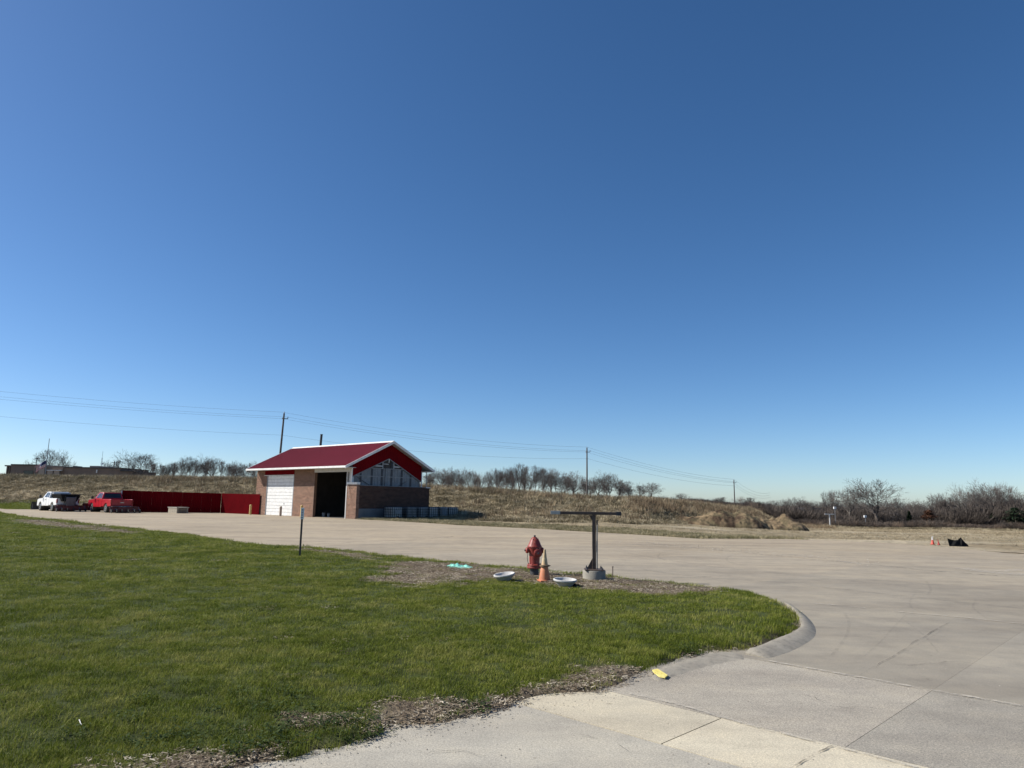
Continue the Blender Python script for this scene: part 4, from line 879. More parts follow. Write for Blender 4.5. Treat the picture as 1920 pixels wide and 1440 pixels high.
# faded cone
CN, t, b = nodes('faded_cone'); v = coords(t); sx = N(t, 'ShaderNodeSeparateXYZ'); t.links.new(v, sx.inputs[0])
zz = math_(t, 'ADD', sx.outputs[2], math_(t, 'MULTIPLY', noise(t, v, 14, 3), .03))
c = ramp(t, math_(t, 'DIVIDE', zz, .75), [(.0, (.46,.13,.05)), (.36, (.50,.18,.075)), (.46, (.48,.31,.15)), (.60, (.47,.38,.23)), (.70, (.44,.32,.17)), (.9, (.38,.27,.14))])
c = mixc(t, ramp(t, noise(t, v, 30, 6, .7), [(.45, (0,0,0)), (.75, (.45,.45,.45))]), c, (.40,.30,.22)); t.links.new(c, b.inputs['Base Color']); b.inputs['Roughness'].default_value = .65
def cone(loc, lab, hgt, mat_, rz=0, base=True, collar=False, tiltx=0, grp=None):
    t_ = thing('traffic_cone', lab, 'traffic cone', loc, rz, grp); t_.rotation_euler[0] = tiltx; k = hgt/.71; t_.scale = (.86, .86, 1)
    MB().lathe([(.165*k,.03),(.15*k,.04),(.098*k,.30*k),(.092*k,.31*k),(.062*k,.50*k),(.056*k,.505*k),(.045*k,.60*k),(.040*k,.605*k),(.030*k,.69*k),(.022*k,.71*k),(.012*k,.71*k)], 28).build('cone_body', mat_, t_, 35)
    if base: MB().box(-.165*k,-.165*k,0,.165*k,.165*k,.03).build('base', mat_, t_, bevel=.012)
    if collar: MB().lathe([(.105,.285),(.118,.29),(.118,.315),(.10,.32)], 24).build('collar', simple('dark_band', (.10,.07,.04), (.2,.14,.08), 9, .7), t_, 40); MB().lathe([(.006,.0),(.006,.03)], 6, c=(.12, 0, .30), axis='x').build('strap_end', DKST, t_)
    return t_
cone(spot(1021, 1088), 'tall sun-faded orange traffic cone with a dark strap beside the red hydrant', .62, CN, .3, True, True)
# two shallow white bowls
BW = simple('chalk_white', (.56,.55,.53), (.44,.43,.41), 5, .8, 0, .3, 30, (.30,.28,.25), spec=.1)
def bowl(loc, lab, tilt, r0=.20):
    loc = loc-Vector((0,0,.02))
    t_ = thing('planter_bowl', lab, 'bowl', loc, 0, 'white bowls on the bare bed'); t_.rotation_euler = tilt
    MB().lathe([(.075,0),(.085,.0),(.16,.075),(r0,.125),(r0+.012,.13),(r0+.015,.15),(r0+.005,.16),(r0-.012,.155),(r0-.02,.135),(.14,.08),(.06,.03),(.001,.028)], 36, caps=False).build('bowl', BW, t_, 40)
    MB().lathe([(.12,.075),(.001,.082)], 24, caps=False).build('soil', simple('bowl_soil', (.22,.18,.13), (.14,.11,.08), 30, .95), t_)
bowl(spot(947, 1087), 'white shallow bowl sunk in the bed left of the hydrant', (R_(4), R_(-7), 0)); bowl(spot(1059, 1099), 'white shallow bowl in front of the lamp footing, right of the cone', (R_(3), R_(2), 0), .205)
# toppled lamp head on footing: T shaped steel stand
p = spot(1113, 1083); p.y -= .1
ld = thing('steel_t_stand', 'rusty brown T-shaped steel stand bolted to a round concrete footing', 'steel stand', p, R_(-3))
RB = simple('brown_steel', (.075,.05,.038), (.12,.085,.065), 5, .6, .2, .3, 50, (.045,.03,.024))
ft_ = MB().lathe([(.232,-.1),(.236,.17),(.225,.185),(.001,.186)], 36, caps=False).build('footing', simple('footing_concrete', (.27,.25,.205), (.20,.185,.155), 7, .9, 0, .4, 40), ld, 40)
MB().box(-.2,-.2,.186,.2,.2,.205).build('base_plate', RB, ld, bevel=.004)
for sx_ in (-1,1):
    for sy_ in (-1,1): MB().lathe([(.018,.205),(.018,.235),(.01,.236),(.01,.26)], 6, c=(sx_*.15, sy_*.15, 0)).build('anchor_bolt', DKST, ld)
MB().box(-.036,-.04,.205,.036,.04,1.30).build('post', RB, ld, bevel=.004)
MB().prism([(-.036,.206),(-.15,.206),(-.036,.42)], -.01, .01, 'y').build('gusset', RB, ld)
MB().prism([(-.036,1.18),(-.10,1.29),(-.036,1.29)], -.012, .012, 'y').build('bracket', RB, ld); MB().tube([(.056,-.02,.21),(.060,-.02,.8),(.064,-.02,1.2)], .017, 8).build('conduit', DKST, ld, 40); MB().tube([(.05,-.065,.22),(.06,-.065,1.1)], .006, 6).build('wire', simple('pale_wire', (.6,.58,.52)), ld)
MB().box(-.82,-.05,1.302,.55,.05,1.362).build('cross_beam', RB, ld, bevel=.005); MB().box(.46,-.055,1.295,.56,.055,1.37).build('beam_end', DKST, ld)
MB().box(-.90,-.06,1.30,-.70,.06,1.37).build('beam_end_box', simple('galvanised', (.42,.42,.40), (.3,.3,.29), 9, .5, .4), ld, bevel=.004)
# thin rusty stake
p = spot(1149, 1079); t_ = thing('steel_stake', 'short thin rusty stake beside the T-shaped stand', 'stake', p); MB().tube([(0,0,-.1),(.0,0,.22)], .010, 8).build('rod', RB, t_); MB().lathe([(.018,.22),(.018,.235)], 10).build('head', RB, t_)
# marker post with white numbered head
p = spot(562, 1043); mk = thing('marker_post', 'thin black marker post with a white top on the lawn edge', 'marker post', p, 0)
MB().box(-.024,-.012,-.1,.024,.012,1.02).build('post', BLK2, mk, bevel=.003)
hd = MB().box(-.042,-.016,1.0,.042,.016,1.30).build('head', simple('white_plate', (.78,.78,.76), (.7,.7,.68), 4, .5), mk, bevel=.004)
for z_, h_ in ((1.03,.035),(1.09,.02),(1.125,.02),(1.165,.03),(1.215,.02),(1.25,.025)):
    MB().box(-.02,-.0185,z_,.02,-.0162,z_+h_*.55).build('printed_mark', BLK2, hd)
# crumpled green netting
NET, t, b = nodes('green_net'); v = coords(t); t.links.new(ramp(t, noise(t, v, 9, 5), [(.3, (.12,.50,.38)), (.7, (.35,.75,.62))]), b.inputs['Base Color']); b.inputs['Roughness'].default_value = .5
t.links.new(ramp(t, noise(t, v, 26, 5, .7), [(.36, (0,0,0)), (.44, (1,1,1))]), b.inputs['Alpha'])
p = spot(858, 1061); nx_, ny_ = 44, 26; U, V_ = np.meshgrid(np.linspace(-1,1,nx_), np.linspace(-1,1,ny_), indexing='ij'); rr = np.sqrt(U**2+V_**2)
edge_ = 1-.25*fbm(U*2+3, V_*2, 91); zc = np.maximum((fbm(U*4, V_*4, 92)-.3)*.16*sstep(1.05,.5,rr), .0)+.015
Vv = np.stack([U*.38*edge_, V_*.42*edge_, zc], -1).reshape(-1, 3); ii = np.arange(nx_*ny_).reshape(nx_, ny_); Fq = np.stack([ii[:-1,:-1], ii[1:,:-1], ii[1:,1:], ii[:-1,1:]], -1).reshape(-1, 4); Fq = Fq[(rr.reshape(-1)[Fq] < 1.08).all(1)]
o = npmesh('plastic_netting', Vv, Fq, NET); o.location = p; o.rotation_euler[2] = -.3; tag(o, 'crumpled turquoise plastic netting lying on the bare bed', 'netting')
# dark rags and pale scraps by the right bowl
p = spot(1079, 1098)
def crumple(name, p, sx_, sy_, h_, m_, lab, cat, seed, rz=0, grp=None):
    U, V_ = np.meshgrid(np.linspace(-1,1,20), np.linspace(-1,1,14), indexing='ij'); rr = np.sqrt(U**2+V_**2); zc = (fbm(U*2.6, V_*2.6, seed)-.15)*h_*sstep(1.15,.3,rr)
    k = 1-.4*fbm(U*2, V_*2, seed+3); Vv = np.stack([U*sx_*k, V_*sy_*k, zc-.005], -1).reshape(-1,3); ii = np.arange(280).reshape(20,14); Fq = np.stack([ii[:-1,:-1], ii[1:,:-1], ii[1:,1:], ii[:-1,1:]], -1).reshape(-1,4); Fq = Fq[(rr.reshape(-1)[Fq] < 1.1).all(1)]
    o = npmesh(name, Vv, Fq, m_, smooth=False); o.location = p; o.rotation_euler[2] = rz; tag(o, lab, cat, grp); s_ = o.modifiers.new('t','SOLIDIFY'); s_.thickness = .012; return o
crumple('black_rag', p+Vector((0,0,.01)), .16, .09, .13, TARP, 'crumpled black rag lying at the foot of the right white bowl', 'rag', 101, .5)
PALE = simple('pale_scrap', (.72,.70,.66), (.55,.53,.5), 8, .8)
crumple('paper_scrap', spot(915,1088), .07, .05, .06, PALE, 'small pale scrap on the bed left of the left bowl', 'scrap', 111)
crumple('paper_scrap', spot(1352,1107), .06, .04, .05, PALE, 'small white scrap at the lawn edge near the kerb', 'scrap', 112)
crumple('paper_scrap', spot(1358,1145), .07, .02, .03, PALE, 'small white scrap lying on the grass tip', 'scrap', 113, -.6)
p = spot(150, 1357); t_ = MB().obox((0,0,.05), (.10,.005,.004), (0,.1,-.9)).build('white_stick', PALE, None, label='thin white stick lying in the grass near the front left corner', cat='stick'); t_.location = p

# ------------------------------------------------------------------ right side: cones and black silt cloth
OR, t, b = nodes('cone_white_top'); v = coords(t); sx = N(t, 'ShaderNodeSeparateXYZ'); t.links.new(v, sx.inputs[0]); r = ramp(t, sx.outputs[2], [(.0, (.45,.05,.025)), (.20, (.6,.6,.6))]); t.links.new(r, b.inputs['Base Color'])
r_n = [n_ for n_ in t.nodes if n_.type == 'VALTORGB'][0]; r_n.color_ramp.interpolation = 'CONSTANT'
ORD = simple('cone_orange', (.33,.03,.018), (.25,.025,.015), 6, .6)
g = ground(1749, 1021); cone((g[0], g[1], .0), 'small orange cone with a white top at the right edge of the lot', .36, OR, .2, True, False, 0, 'small cones at the lot edge'); g = ground(1760.5, 1022); cone((g[0], g[1], .0), 'small plain orange cone standing beside the white-topped cone', .24, ORD, .5, True, False, -.12, 'small cones at the lot edge')
top_ = [(1777,1010.5),(1783,1012.5),(1790,1014),(1796,1013.5),(1799,1010),(1801,1008.5),(1805,1013),(1810,1018.5),(1813,1021)]
b = MB(); vs = []
for i, (a, c) in enumerate(top_):
    q = at(a, c-1, 31.4); vs += [(q.x, q.y-.10, -.03), (q.x, q.y-.03+.05*math.sin(i*2.1), max(q.z*.55,.02)), (q.x, q.y, max(q.z, .03))]
b.add(vs, [(3*i+j, 3*i+3+j, 3*i+4+j, 3*i+1+j) for i in range(len(top_)-1) for j in (0, 1)]); o = b.build('black_tarp', TARP, None, label='crumpled black tarp propped up at the right edge of the lot', cat='tarp'); sm = o.modifiers.new('t','SOLIDIFY'); sm.thickness = .02
# dark hatch in the far field skipped: nothing there but grass

# ------------------------------------------------------------------ dirt mounds
DIRT = ground_mat('dirt', 2.2, .12)
def mound(pxc, Y_, rx, ry, h_, lab, seed, peaks):
    c0 = at(pxc, 980, Y_); U, V_ = np.meshgrid(np.linspace(-1.25,1.25,150), np.linspace(-1.25,1.25,90), indexing='ij')
    x_ = c0.x+U*rx; y_ = Y_+V_*ry; e = np.zeros_like(U)
    for (u0, v0, r0, a0) in peaks: e = np.maximum(e, a0*np.clip(1-np.sqrt(((U-u0)/r0)**2+((V_-v0)/.9)**2), 0, 1)**.62)
    nz = fbm(x_*.7, y_*.7, seed, 5); lump = np.abs(fbm(x_*2.0, y_*2.0, seed+5, 5)-.5)*2
    gul = np.abs(fbm(x_*1.6+nz, y_*.35, seed+9, 3)-.5)*2
    z = h_*(e*(.84+.36*nz)+.10*(lump-.25)*sstep(0,.3,e)+.05*(fbm(x_*5, y_*5, seed+15, 4)-.5)*sstep(0,.2,e)-.05*gul*sstep(.02,.3,e))
    base = hland(x_, y_); Zm = np.where(e > .015, base+z, base-.15); n_ = fbm(x_*.9, y_*.9, seed+7)[..., None]
    n_ = sstep(.35,.65,n_); col = np.array([.070,.048,.032])*(1-n_)+np.array([.20,.148,.09])*n_; gr = (sstep(.5,.66,fbm(x_*1.2,y_*1.2,seed+11)))[..., None]; col = col*(1-.6*gr)+np.array([.11,.095,.055])*.6*gr
    ii = np.arange(150*90).reshape(150,90); Fq = np.stack([ii[:-1,:-1], ii[1:,:-1], ii[1:,1:], ii[:-1,1:]], -1).reshape(-1,4)
    o = npmesh('dirt_mound', np.stack([x_, y_, Zm], -1).reshape(-1,3), Fq, DIRT, col.reshape(-1,3)); return tag(o, lab, 'dirt mound', 'heaps of dirt in the field')
mound(1357, 80, 4.9, 3.6, 1.95, 'taller rounded heap of brown dirt left, below the third utility pole', 201, [(-.05,0,.75,1.0),(.35,-.1,.62,.95),(-.55,0,.5,.5)])
mound(1450, 83, 4.0, 3.4, 1.75, 'lower spread-out heap of dirt right of the taller one', 231, [(-.5,0,.7,.85),(.35,0,.6,1.0),(0,0,.8,.75)])

# ------------------------------------------------------------------ utility poles and wires
PW_ = simple('pole_wood', (.13,.115,.10), (.075,.065,.06), 2, .9); INS = simple('insulator', (.3,.31,.33), (.2,.2,.22), 5, .4)
def upole(px, ytop, Y_, lab, lean=0, arm=True):
    t_p = at(px, ytop, Y_); zb = hl(t_p.x, Y_); h_ = t_p.z-zb
    t_ = thing('utility_pole', lab, 'utility pole', (t_p.x, Y_, zb), 0, 'utility poles along the ridge'); t_.rotation_euler[1] = lean
    MB().tube([(0,0,-.5),(0,0,h_*.5),(0,0,h_)], [.17,.145,.115], 10).build('pole', PW_, t_, 40)
    if arm:
        MB().bar((-.12,0,h_-.75),(.62,0,h_-.75), .09, .09).build('crossarm', PW_, t_)
        for x_, z_ in ((.6,h_-.7),(-.2,h_-.85),(0,h_)): MB().lathe([(.045,z_),(.07,z_+.08),(.045,z_+.16),(.02,z_+.28)], 8, c=(x_,0,0)).build('insulator', INS, t_)
    return Vector((t_p.x, Y_, t_p.z)), h_
t1, h1 = upole(529, 775, 102, 'tallest leaning-looking utility pole behind the garage roof', R_(1.7)); t2, h2 = upole(1100.5, 840, 135, 'utility pole standing on the ridge right of the garage')
t3, h3 = upole(1376, 900, 200, 'smallest utility pole behind the dirt heaps')
q = at(598.5, 815, 82); zb = hl(q.x, 82); t_ = thing('chimney_post', 'short dark post sticking up behind the red roof ridge', 'post', (q.x, 82, zb)); MB().lathe([(.15,-.3),(.14,q.z-zb)], 12).build('pole', DKST, t_, 40); MB().lathe([(.16,q.z-zb),(.16,q.z-zb+.06)], 12).build('cap', DKST, t_); t_.rotation_euler[1] = R_(2)
t0 = Vector((-85, 70, 14.9)); t4 = Vector((105, 290, 6.4))
WIRE = simple('wire', (.18,.19,.2), (.15,.16,.17), 3, .6)
wl = {'top wire':(0,.18,.0), 'side wire':(.6,-.50,.0), 'lower wire':(-.15,-.75,0), 'low cable':(.1,-2.55,0)}
names = {0:'beyond the left edge to the tallest pole', 1:'between the tallest pole and the ridge pole', 2:'between the ridge pole and the smallest pole', 3:'falling from the smallest pole to the right wood'}
for nm, (dx, dz, _) in wl.items():
    for sidx, (a, c, sag) in enumerate(((t0,t1,.8),(t1,t2,1.0),(t2,t3,1.0),(t3,t4,1.6))):
        if nm == 'side wire' and sidx == 3: continue
        za = dz; zc = dz
        if nm == 'low cable': za = {0:-2.55,1:-3.15,2:-2.0,3:-1.6}[sidx]; zc = {0:-3.15,1:-2.0,2:-1.6,3:-1.6}[sidx]
        A1_ = a+Vector((dx,0,za)); C1_ = c+Vector((dx,0,zc)); pts = [A1_.lerp(C1_, k/24)-Vector((0,0,sag*4*(k/24)*(1-k/24))) for k in range(25)]
        rr = [.009*max(1, p_.y/95) for p_ in pts]
        MB().tube(pts, rr, 4).build('overhead_wire', WIRE, None, label=f'{nm} {names[sidx]}', cat='wire', group='overhead wires')

# ------------------------------------------------------------------ flat brick school on the plateau
SB = simple('tan_brick', (.23,.165,.125), (.18,.13,.10), .8, .9); SP = simple('pale_pier', (.42,.33,.26), (.36,.28,.22), 1, .9); SR = simple('parapet', (.11,.09,.08), (.08,.07,.06), 1, .8)
sY = 150; sc0 = at(20, 890, sY); sch = thing('school_building', 'long flat-roofed brown brick building on the hill at the far left', 'building', (sc0.x, sY, hl(sc0.x, sY)), 0)
def sx_(px, dY=0): return at(px, 880, sY+dY).x-sc0.x
def sz_(py, px=120): return at(px, py, sY).z-hl(sc0.x, sY)
def sblock(nm, m_, xa, xb, yt, depth=14, dy=0, yb=None, z0=-1.2):
    z1 = sz_(yt, (xa+xb)/2); return MB().box(sx_(xa), dy, z0 if yb is None else sz_(yb, xa), sx_(xb), dy+depth, z1).build(nm, m_, sch)
sblock('wall', SB, 20, 73, 871.2); sblock('wall', SP, 73, 83, 872.3, 13.8, .0); sblock('wall', SB, 83, 116, 874.5, 13, .4); sblock('wall', SB, 116, 222, 876.5, 12, .6); sblock('wall', SB, 222, 246, 883.5, 10, .6)
sblock('wall', SP, 8, 19.6, 874, 10, .6); sblock('parapet', SR, 6.5, 19.4, 872, .5, .2, 874.1); sblock('parapet', SR, 19.6, 73, 870.4, 14.4, -.12, 872)
sblock('parapet', SR, 116, 222, 875.7, 12.3, .4, 877); sblock('parapet', SR, 222.5, 247, 882.6, 10, .4, 883.8)
for a, c in ((11.5,12.6),(16,17.2)): sblock('downpipe', SR, a, c, 875, .3, .25, 892)
wn = sblock('window', GLASS, 46, 63, 883, .2, -.1, 890.8); sblock('frame', SR, 45, 46, 882.5, .3, -.12, 891).parent = sch
for a, c in ((89,100),(101,112)): sblock('pale_panel', SP, a, c, 882.3, .3, .05, 893)
sblock('canopy', WHITE, 88, 115, 881.2, .5, -.1, 882.2); sblock('door_panel', WHITE, 178, 180, 880.5, .1, .48, 886.5)
for xx in (100, 112.5): sblock('canopy_post', SR, xx, xx+.8, 882.1, .2, -.1, 893)
for a, c, yt, m_ in ((111,116.5,871.6,SR), (128,143,874.2,SR), (144,161,871.4,SP), (165,173,875.2,SR), (173.5,179,872.8,SP), (193,201,877,SR)): sblock('roof_unit', m_, a, c, yt, 2.5, 4.5, 877)
# flag and pole
q = at(84.5, 890, 138); zb = hl(q.x, 138); tp = at(90.5, 823.5, 138); h_ = tp.z-zb
fp = thing('flagpole', 'tall thin flagpole in front of the brick building', 'flagpole', (q.x, 138, zb)); MB().tube([(0,0,-.3),(0,0,h_)], [.09,.05], 8).build('pole', GREY, fp, 40); MB().lathe([(.0,h_),(.09,h_+.08),(.0,h_+.17)], 8, caps=False).build('finial', CHR, fp)
FL, t, b = nodes('flag_cloth'); v = coords(t); sx = N(t, 'ShaderNodeSeparateXYZ'); t.links.new(v, sx.inputs[0])
u = math_(t, 'DIVIDE', sx.outputs[0], -3.0); vv = sx.outputs[2]
stp = math_(t, 'LESS_THAN', math_(t, 'FRACT', math_(t, 'MULTIPLY', vv, 13/2/1.25)), .5); c = mixc(t, stp, (.75,.74,.72), (.45,.02,.03))
cant = math_(t, 'MULTIPLY', math_(t, 'LESS_THAN', u, .42), math_(t, 'GREATER_THAN', vv, .58)); c = mixc(t, cant, c, (.02,.03,.10)); t.links.new(c, b.inputs['Base Color']); b.inputs['Roughness'].default_value = .8
U, V_ = np.meshgrid(np.linspace(0,1,30), np.linspace(0,1,12), indexing='ij'); Vv = np.stack([-U*1.9, .25*np.sin(U*9+V_*2)*U, V_*1.25], -1).reshape(-1,3); ii = np.arange(360).reshape(30,12); Fq = np.stack([ii[:-1,:-1], ii[1:,:-1], ii[1:,1:], ii[:-1,1:]], -1).reshape(-1,4)
flg = npmesh('flag', Vv, Fq, FL); flg.location = Vector((q.x-.08, 138, at(88,866,138).z-.9)); Vw = np.array([(x_, y_, z_+x_*.62*(1)+0) for x_, y_, z_ in Vv]); flg.data.vertices.foreach_set('co', Vw.astype('f').ravel())
# stripes follow the cloth, so the pattern is laid out in the unslanted frame
sh = N(t, 'ShaderNodeMath', operation='MULTIPLY_ADD'); t.links.new(sx.outputs[0], sh.inputs[0]); sh.inputs[1].default_value = -.62; t.links.new(sx.outputs[2], sh.inputs[2])
for n_ in list(t.nodes):
    for ip_ in n_.inputs:
        for l_ in list(ip_.links):
            if l_.from_socket == sx.outputs[2] and n_ != sh: t.links.new(sh.outputs[0], ip_)
tag(flg, 'red, white and blue striped flag flying low on the flagpole', 'flag')
s_ = flg.modifiers.new('t', 'SOLIDIFY'); s_.thickness = .01
# light pole, antenna mast, small pole
q = at(65, 892, 136); zb = hl(q.x, 136); tp = at(65, 859.5, 136); lp = thing('lamp_post', 'dark parking lamp post with a short arm before the brick building', 'lamp post', (q.x, 136, zb)); h_ = tp.z-zb
MB().tube([(0,0,-.3),(0,0,h_)], [.09,.07], 8).build('pole', DKST, lp); MB().box(-.35,-.2,h_-.02,.5,.2,h_+.12).build('lamp_head', DKST, lp)
q = at(189.5, 878, 170); zb = hl(q.x, 170); an = thing('antenna_mast', 'thin lattice radio mast rising behind the brick building', 'antenna', (q.x, 170, zb)); tp = at(190.5, 846, 170).z-zb
for a in (0, 2.1, 4.2): MB().tube([(.28*math.cos(a), .28*math.sin(a), 0), (.1*math.cos(a), .1*math.sin(a), tp*.8)], .03, 4).build('leg', GREY, an)
b = MB(); [b.bar((.25*math.cos(k*2.1), .25*math.sin(k*2.1), 1+k*.5), (.25*math.cos((k+1)*2.1), .25*math.sin((k+1)*2.1), 1.5+k*.5), .03) for k in range(int((tp*.8-1.5)/.5))]; b.build('lattice', GREY, an)
MB().tube([(0,0,tp*.75),(0,0,tp)], .03, 5).build('whip', GREY, an); MB().lathe([(.25,0),(.22,.1),(.05,.15)], 10, c=(.3,-.2,tp*.62), axis='y').build('dish', WHITE, an)
q = at(213, 880, 165); zb = hl(q.x, 165); t_ = thing('utility_pole', 'small distant pole right of the radio mast', 'utility pole', (q.x, 165, zb)); hh = at(213.5,865,165).z-zb; MB().tube([(0,0,-.3),(0,0,hh)], .12, 6).build('pole', PW_, t_); MB().bar((-.5,0,hh-.3),(.5,0,hh-.3), .1).build('crossarm', PW_, t_)

# ------------------------------------------------------------------ small far buildings
def house(px, ybase, Y_, w_, d_, hw_, hr_, wallm, roofm, lab, rz=0, wins=2):
    q = at(px, ybase, Y_); t_ = thing('house', lab, 'house', (q.x, Y_, hl(q.x, Y_)), rz)
    MB().box(-w_/2,-d_/2,-.5,w_/2,d_/2,hw_).build('wall', wallm, t_)
    MB().prism([(-d_/2-.5,hw_-.05),(0,hw_+hr_),(d_/2+.5,hw_-.05),(d_/2+.5,hw_-.2),(0,hw_+hr_-.15),(-d_/2-.5,hw_-.2)], -w_/2-.4, w_/2+.4, 'x').build('roof', roofm, t_)
    for k in range(wins):
        x_ = -w_/2+w_*(k+1)/(wins+1); f = MB().box(x_-.6,-d_/2-.06,.9,x_+.6,-d_/2,2.0).build('window', WHITE, t_); MB().box(x_-.5,-d_/2-.08,1.0,x_+.5,-d_/2-.062,1.9).build('pane', GLASS, f)
    return t_
DKR = simple('dark_roof', (.06,.06,.065), (.045,.045,.05), 2, .8)
house(1683, 985, 190, 4.6, 6, .75, 1.2, WHITE, WHITE, 'white-roofed house showing through the bare wood', -.5, 1); house(1718, 985, 205, 7, 5, 1.6, 1.0, GREY, simple('blue_roof', (.25,.29,.34)), 'grey-blue roofed house right of the pointed evergreen', 0, 2)
house(1508, 975, 215, 10, 8, 3.0, 1.2, simple('brown_wall', (.12,.10,.09)), DKR, 'dark low house behind the woods right of the dirt heaps', .2, 3); house(1534, 975, 205, 3.2, 3, 2.2, .5, WHITE, SHEET, 'tiny white shed at the edge of the far woods', 0, 1)
house(903, 915, 140, 7.5, 8, .6, 1.0, DKR, DKR, 'dark roof just showing above the ridge among the bare trees', .3, 0)
# T shaped post in the field
q = ground(1556.5, 990); Yf = 150; q = at(1556.5, 988, Yf); zb = hl(q.x, Yf); hh = at(1556, 964.5, Yf).z-zb; t_ = thing('clothesline_post', 'white T-shaped post standing at the field edge before the wood', 'post', (q.x, Yf, zb))
MB().box(-.08,-.08,-.3,.08,.08,hh).build('post', WHITE, t_); MB().box(-.95,-.1,hh-.02,.95,.1,hh+.12).build('crossbar', WHITE, t_)
for px, yt, lab in ((1565,950,'small white box on a stick before the woods, right of the T-shaped post'), (1622,966,'small white birdhouse pole before the large spreading tree')):
    q = at(px, yt, 160); zb = hl(q.x, 160); t_ = thing('birdhouse_pole', lab, 'birdhouse', (q.x, 160, zb)); hh = q.z-zb; MB().tube([(0,0,-.2),(0,0,hh)], .05, 6).build('pole', GREY, t_); MB().box(-.25,-.2,hh-.5,.25,.2,hh).build('box', WHITE, t_)

# ------------------------------------------------------------------ bare trees
BARK = simple('bark', (.145,.115,.092), (.085,.070,.058), 1.5, .95); BARKP = simple('pale_bark', (.22,.19,.16), (.15,.13,.11), 1.5, .95); TWIG = simple('twig', (.13,.108,.094), (.088,.074,.065), .6, .95)
def bare_tree(seed, kind):
    r = random.Random(seed); tr, cr = MB(), MB(); cnt = [0]
    def seg(mb_, p, q, ra, rb, n_):
        d = (q-p).normalized(); up = Vector((0,0,1)) if abs(d.z) < .9 else Vector((1,0,0)); x = d.cross(up).normalized(); y = d.cross(x)
        vs = [e+rr*(math.cos(6.2832*k/n_)*x+math.sin(6.2832*k/n_)*y) for e, rr in ((p,ra),(q,rb)) for k in range(n_)]
        mb_.add(vs, [(k,(k+1)%n_,n_+(k+1)%n_,n_+k) for k in range(n_)]); cnt[0] += 1
    spread = {'round':.52,'vase':.38,'slim':.32,'open':.52}[kind]; maxd = {'round':6,'vase':6,'slim':6,'open':5}[kind]
    def grow(p, d, Ln, ra, dep):
        mb_ = tr if dep == 0 else cr; steps = 3 if dep < 3 else 2; rr = ra
        for k in range(steps):
            d = (d+Vector((r.gauss(0,.13), r.gauss(0,.13), r.gauss(.045 if dep else 0,.08)))).normalized(); q = p+d*Ln/steps; r2 = rr*(.86 if dep < 4 else .75)
            seg(mb_, p, q, rr, r2, 7 if dep == 0 else (5 if dep < 2 else 3)); p = q; rr = r2
            if dep >= 1 and dep < maxd and k < steps-1 and r.random() < .85:
                ax = d.orthogonal().normalized(); ax.rotate(Matrix.Rotation(r.uniform(0,6.28), 3, d)); nd = (d*math.cos(.75)+ax*math.sin(.75)).normalized()
                grow(p, nd, Ln*r.uniform(.55,.75), max(rr*.55,.0023), dep+1 if dep < 3 else dep+2)
        if dep < maxd:
            nb = (r.choice((4,5,5)) if dep == 0 else (3 if r.random() < .4 else 2)); ph = r.uniform(0,6.28); ax0 = d.orthogonal().normalized()
            for k in range(nb):
                ax = ax0.copy(); ax.rotate(Matrix.Rotation(ph+6.283*k/nb+r.uniform(-.5,.5), 3, d)); an_ = spread*r.uniform(.45,1.25)
                if dep == 0 and k == 0: an_ *= .2
                nd = (d*math.cos(an_)+ax*math.sin(an_)).normalized(); grow(p, nd, Ln*r.uniform(.66,.88) if dep else .29*r.uniform(.8,1.05), max(rr*r.uniform(.6,.78),.0023), dep+1)
    th = {'round':.36,'vase':.40,'slim':.52,'open':.40}[kind]
    grow(Vector((0,0,0)), Vector((r.gauss(0,.04), r.gauss(0,.04), 1)).normalized(), th, {'round':.036,'vase':.032,'slim':.026,'open':.028}[kind], 0)
    zs = [v[2] for v in cr.v]; xs = sorted(abs(v[0]) for v in cr.v); H_ = max(zs); wx = xs[int(len(xs)*.96)]
    # kept at unit height
    tr.v = [(x/H_, y/H_, z/H_) for x, y, z in tr.v]; cr.v = [(x/H_, y/H_, z/H_) for x, y, z in cr.v]; wx /= H_
    pale = kind == 'open'
    return tr.mesh('trunk', BARKP if pale else BARK, None, False), cr.mesh('crown', BARKP if pale else TWIG, None, False), wx
TT = {k: [bare_tree(100*i+j+7, k) for j in range(c)] for i, (k, c) in enumerate((('round',3),('vase',3),('slim',2),('open',2)))}
trs = random.Random(5)
def tree(px, ytop, wpx, Y_, kind, lab, group):
    tp = at(px, ytop, Y_); zb = hl(tp.x, Y_)-.15; h_ = max(tp.z-zb, 1.5); tm, cm, wx = trs.choice(TT[kind])
    t_ = thing('bare_tree', lab, 'tree', (tp.x, Y_, zb), trs.uniform(0,6.28), group); h_ *= 1.10; sw = 1.12*(wpx/2*Y_/FPX)/wx; sw = min(max(sw, h_*.65), h_*1.7); t_.scale = (sw, sw, h_)
    for nm, me in (('trunk', tm), ('crown', cm)):
        o = bpy.data.objects.new(nm, me); scene.collection.objects.link(o); o.parent = t_
ordn = ['first','second','third','fourth','fifth','sixth','seventh','eighth','ninth','tenth','eleventh','twelfth','thirteenth','fourteenth','fifteenth','sixteenth','seventeenth','eighteenth','nineteenth','twentieth','twenty-first','twenty-second','twenty-third','twenty-fourth','twenty-fifth','twenty-sixth','twenty-seventh','twenty-eighth','twenty-ninth','thirtieth']
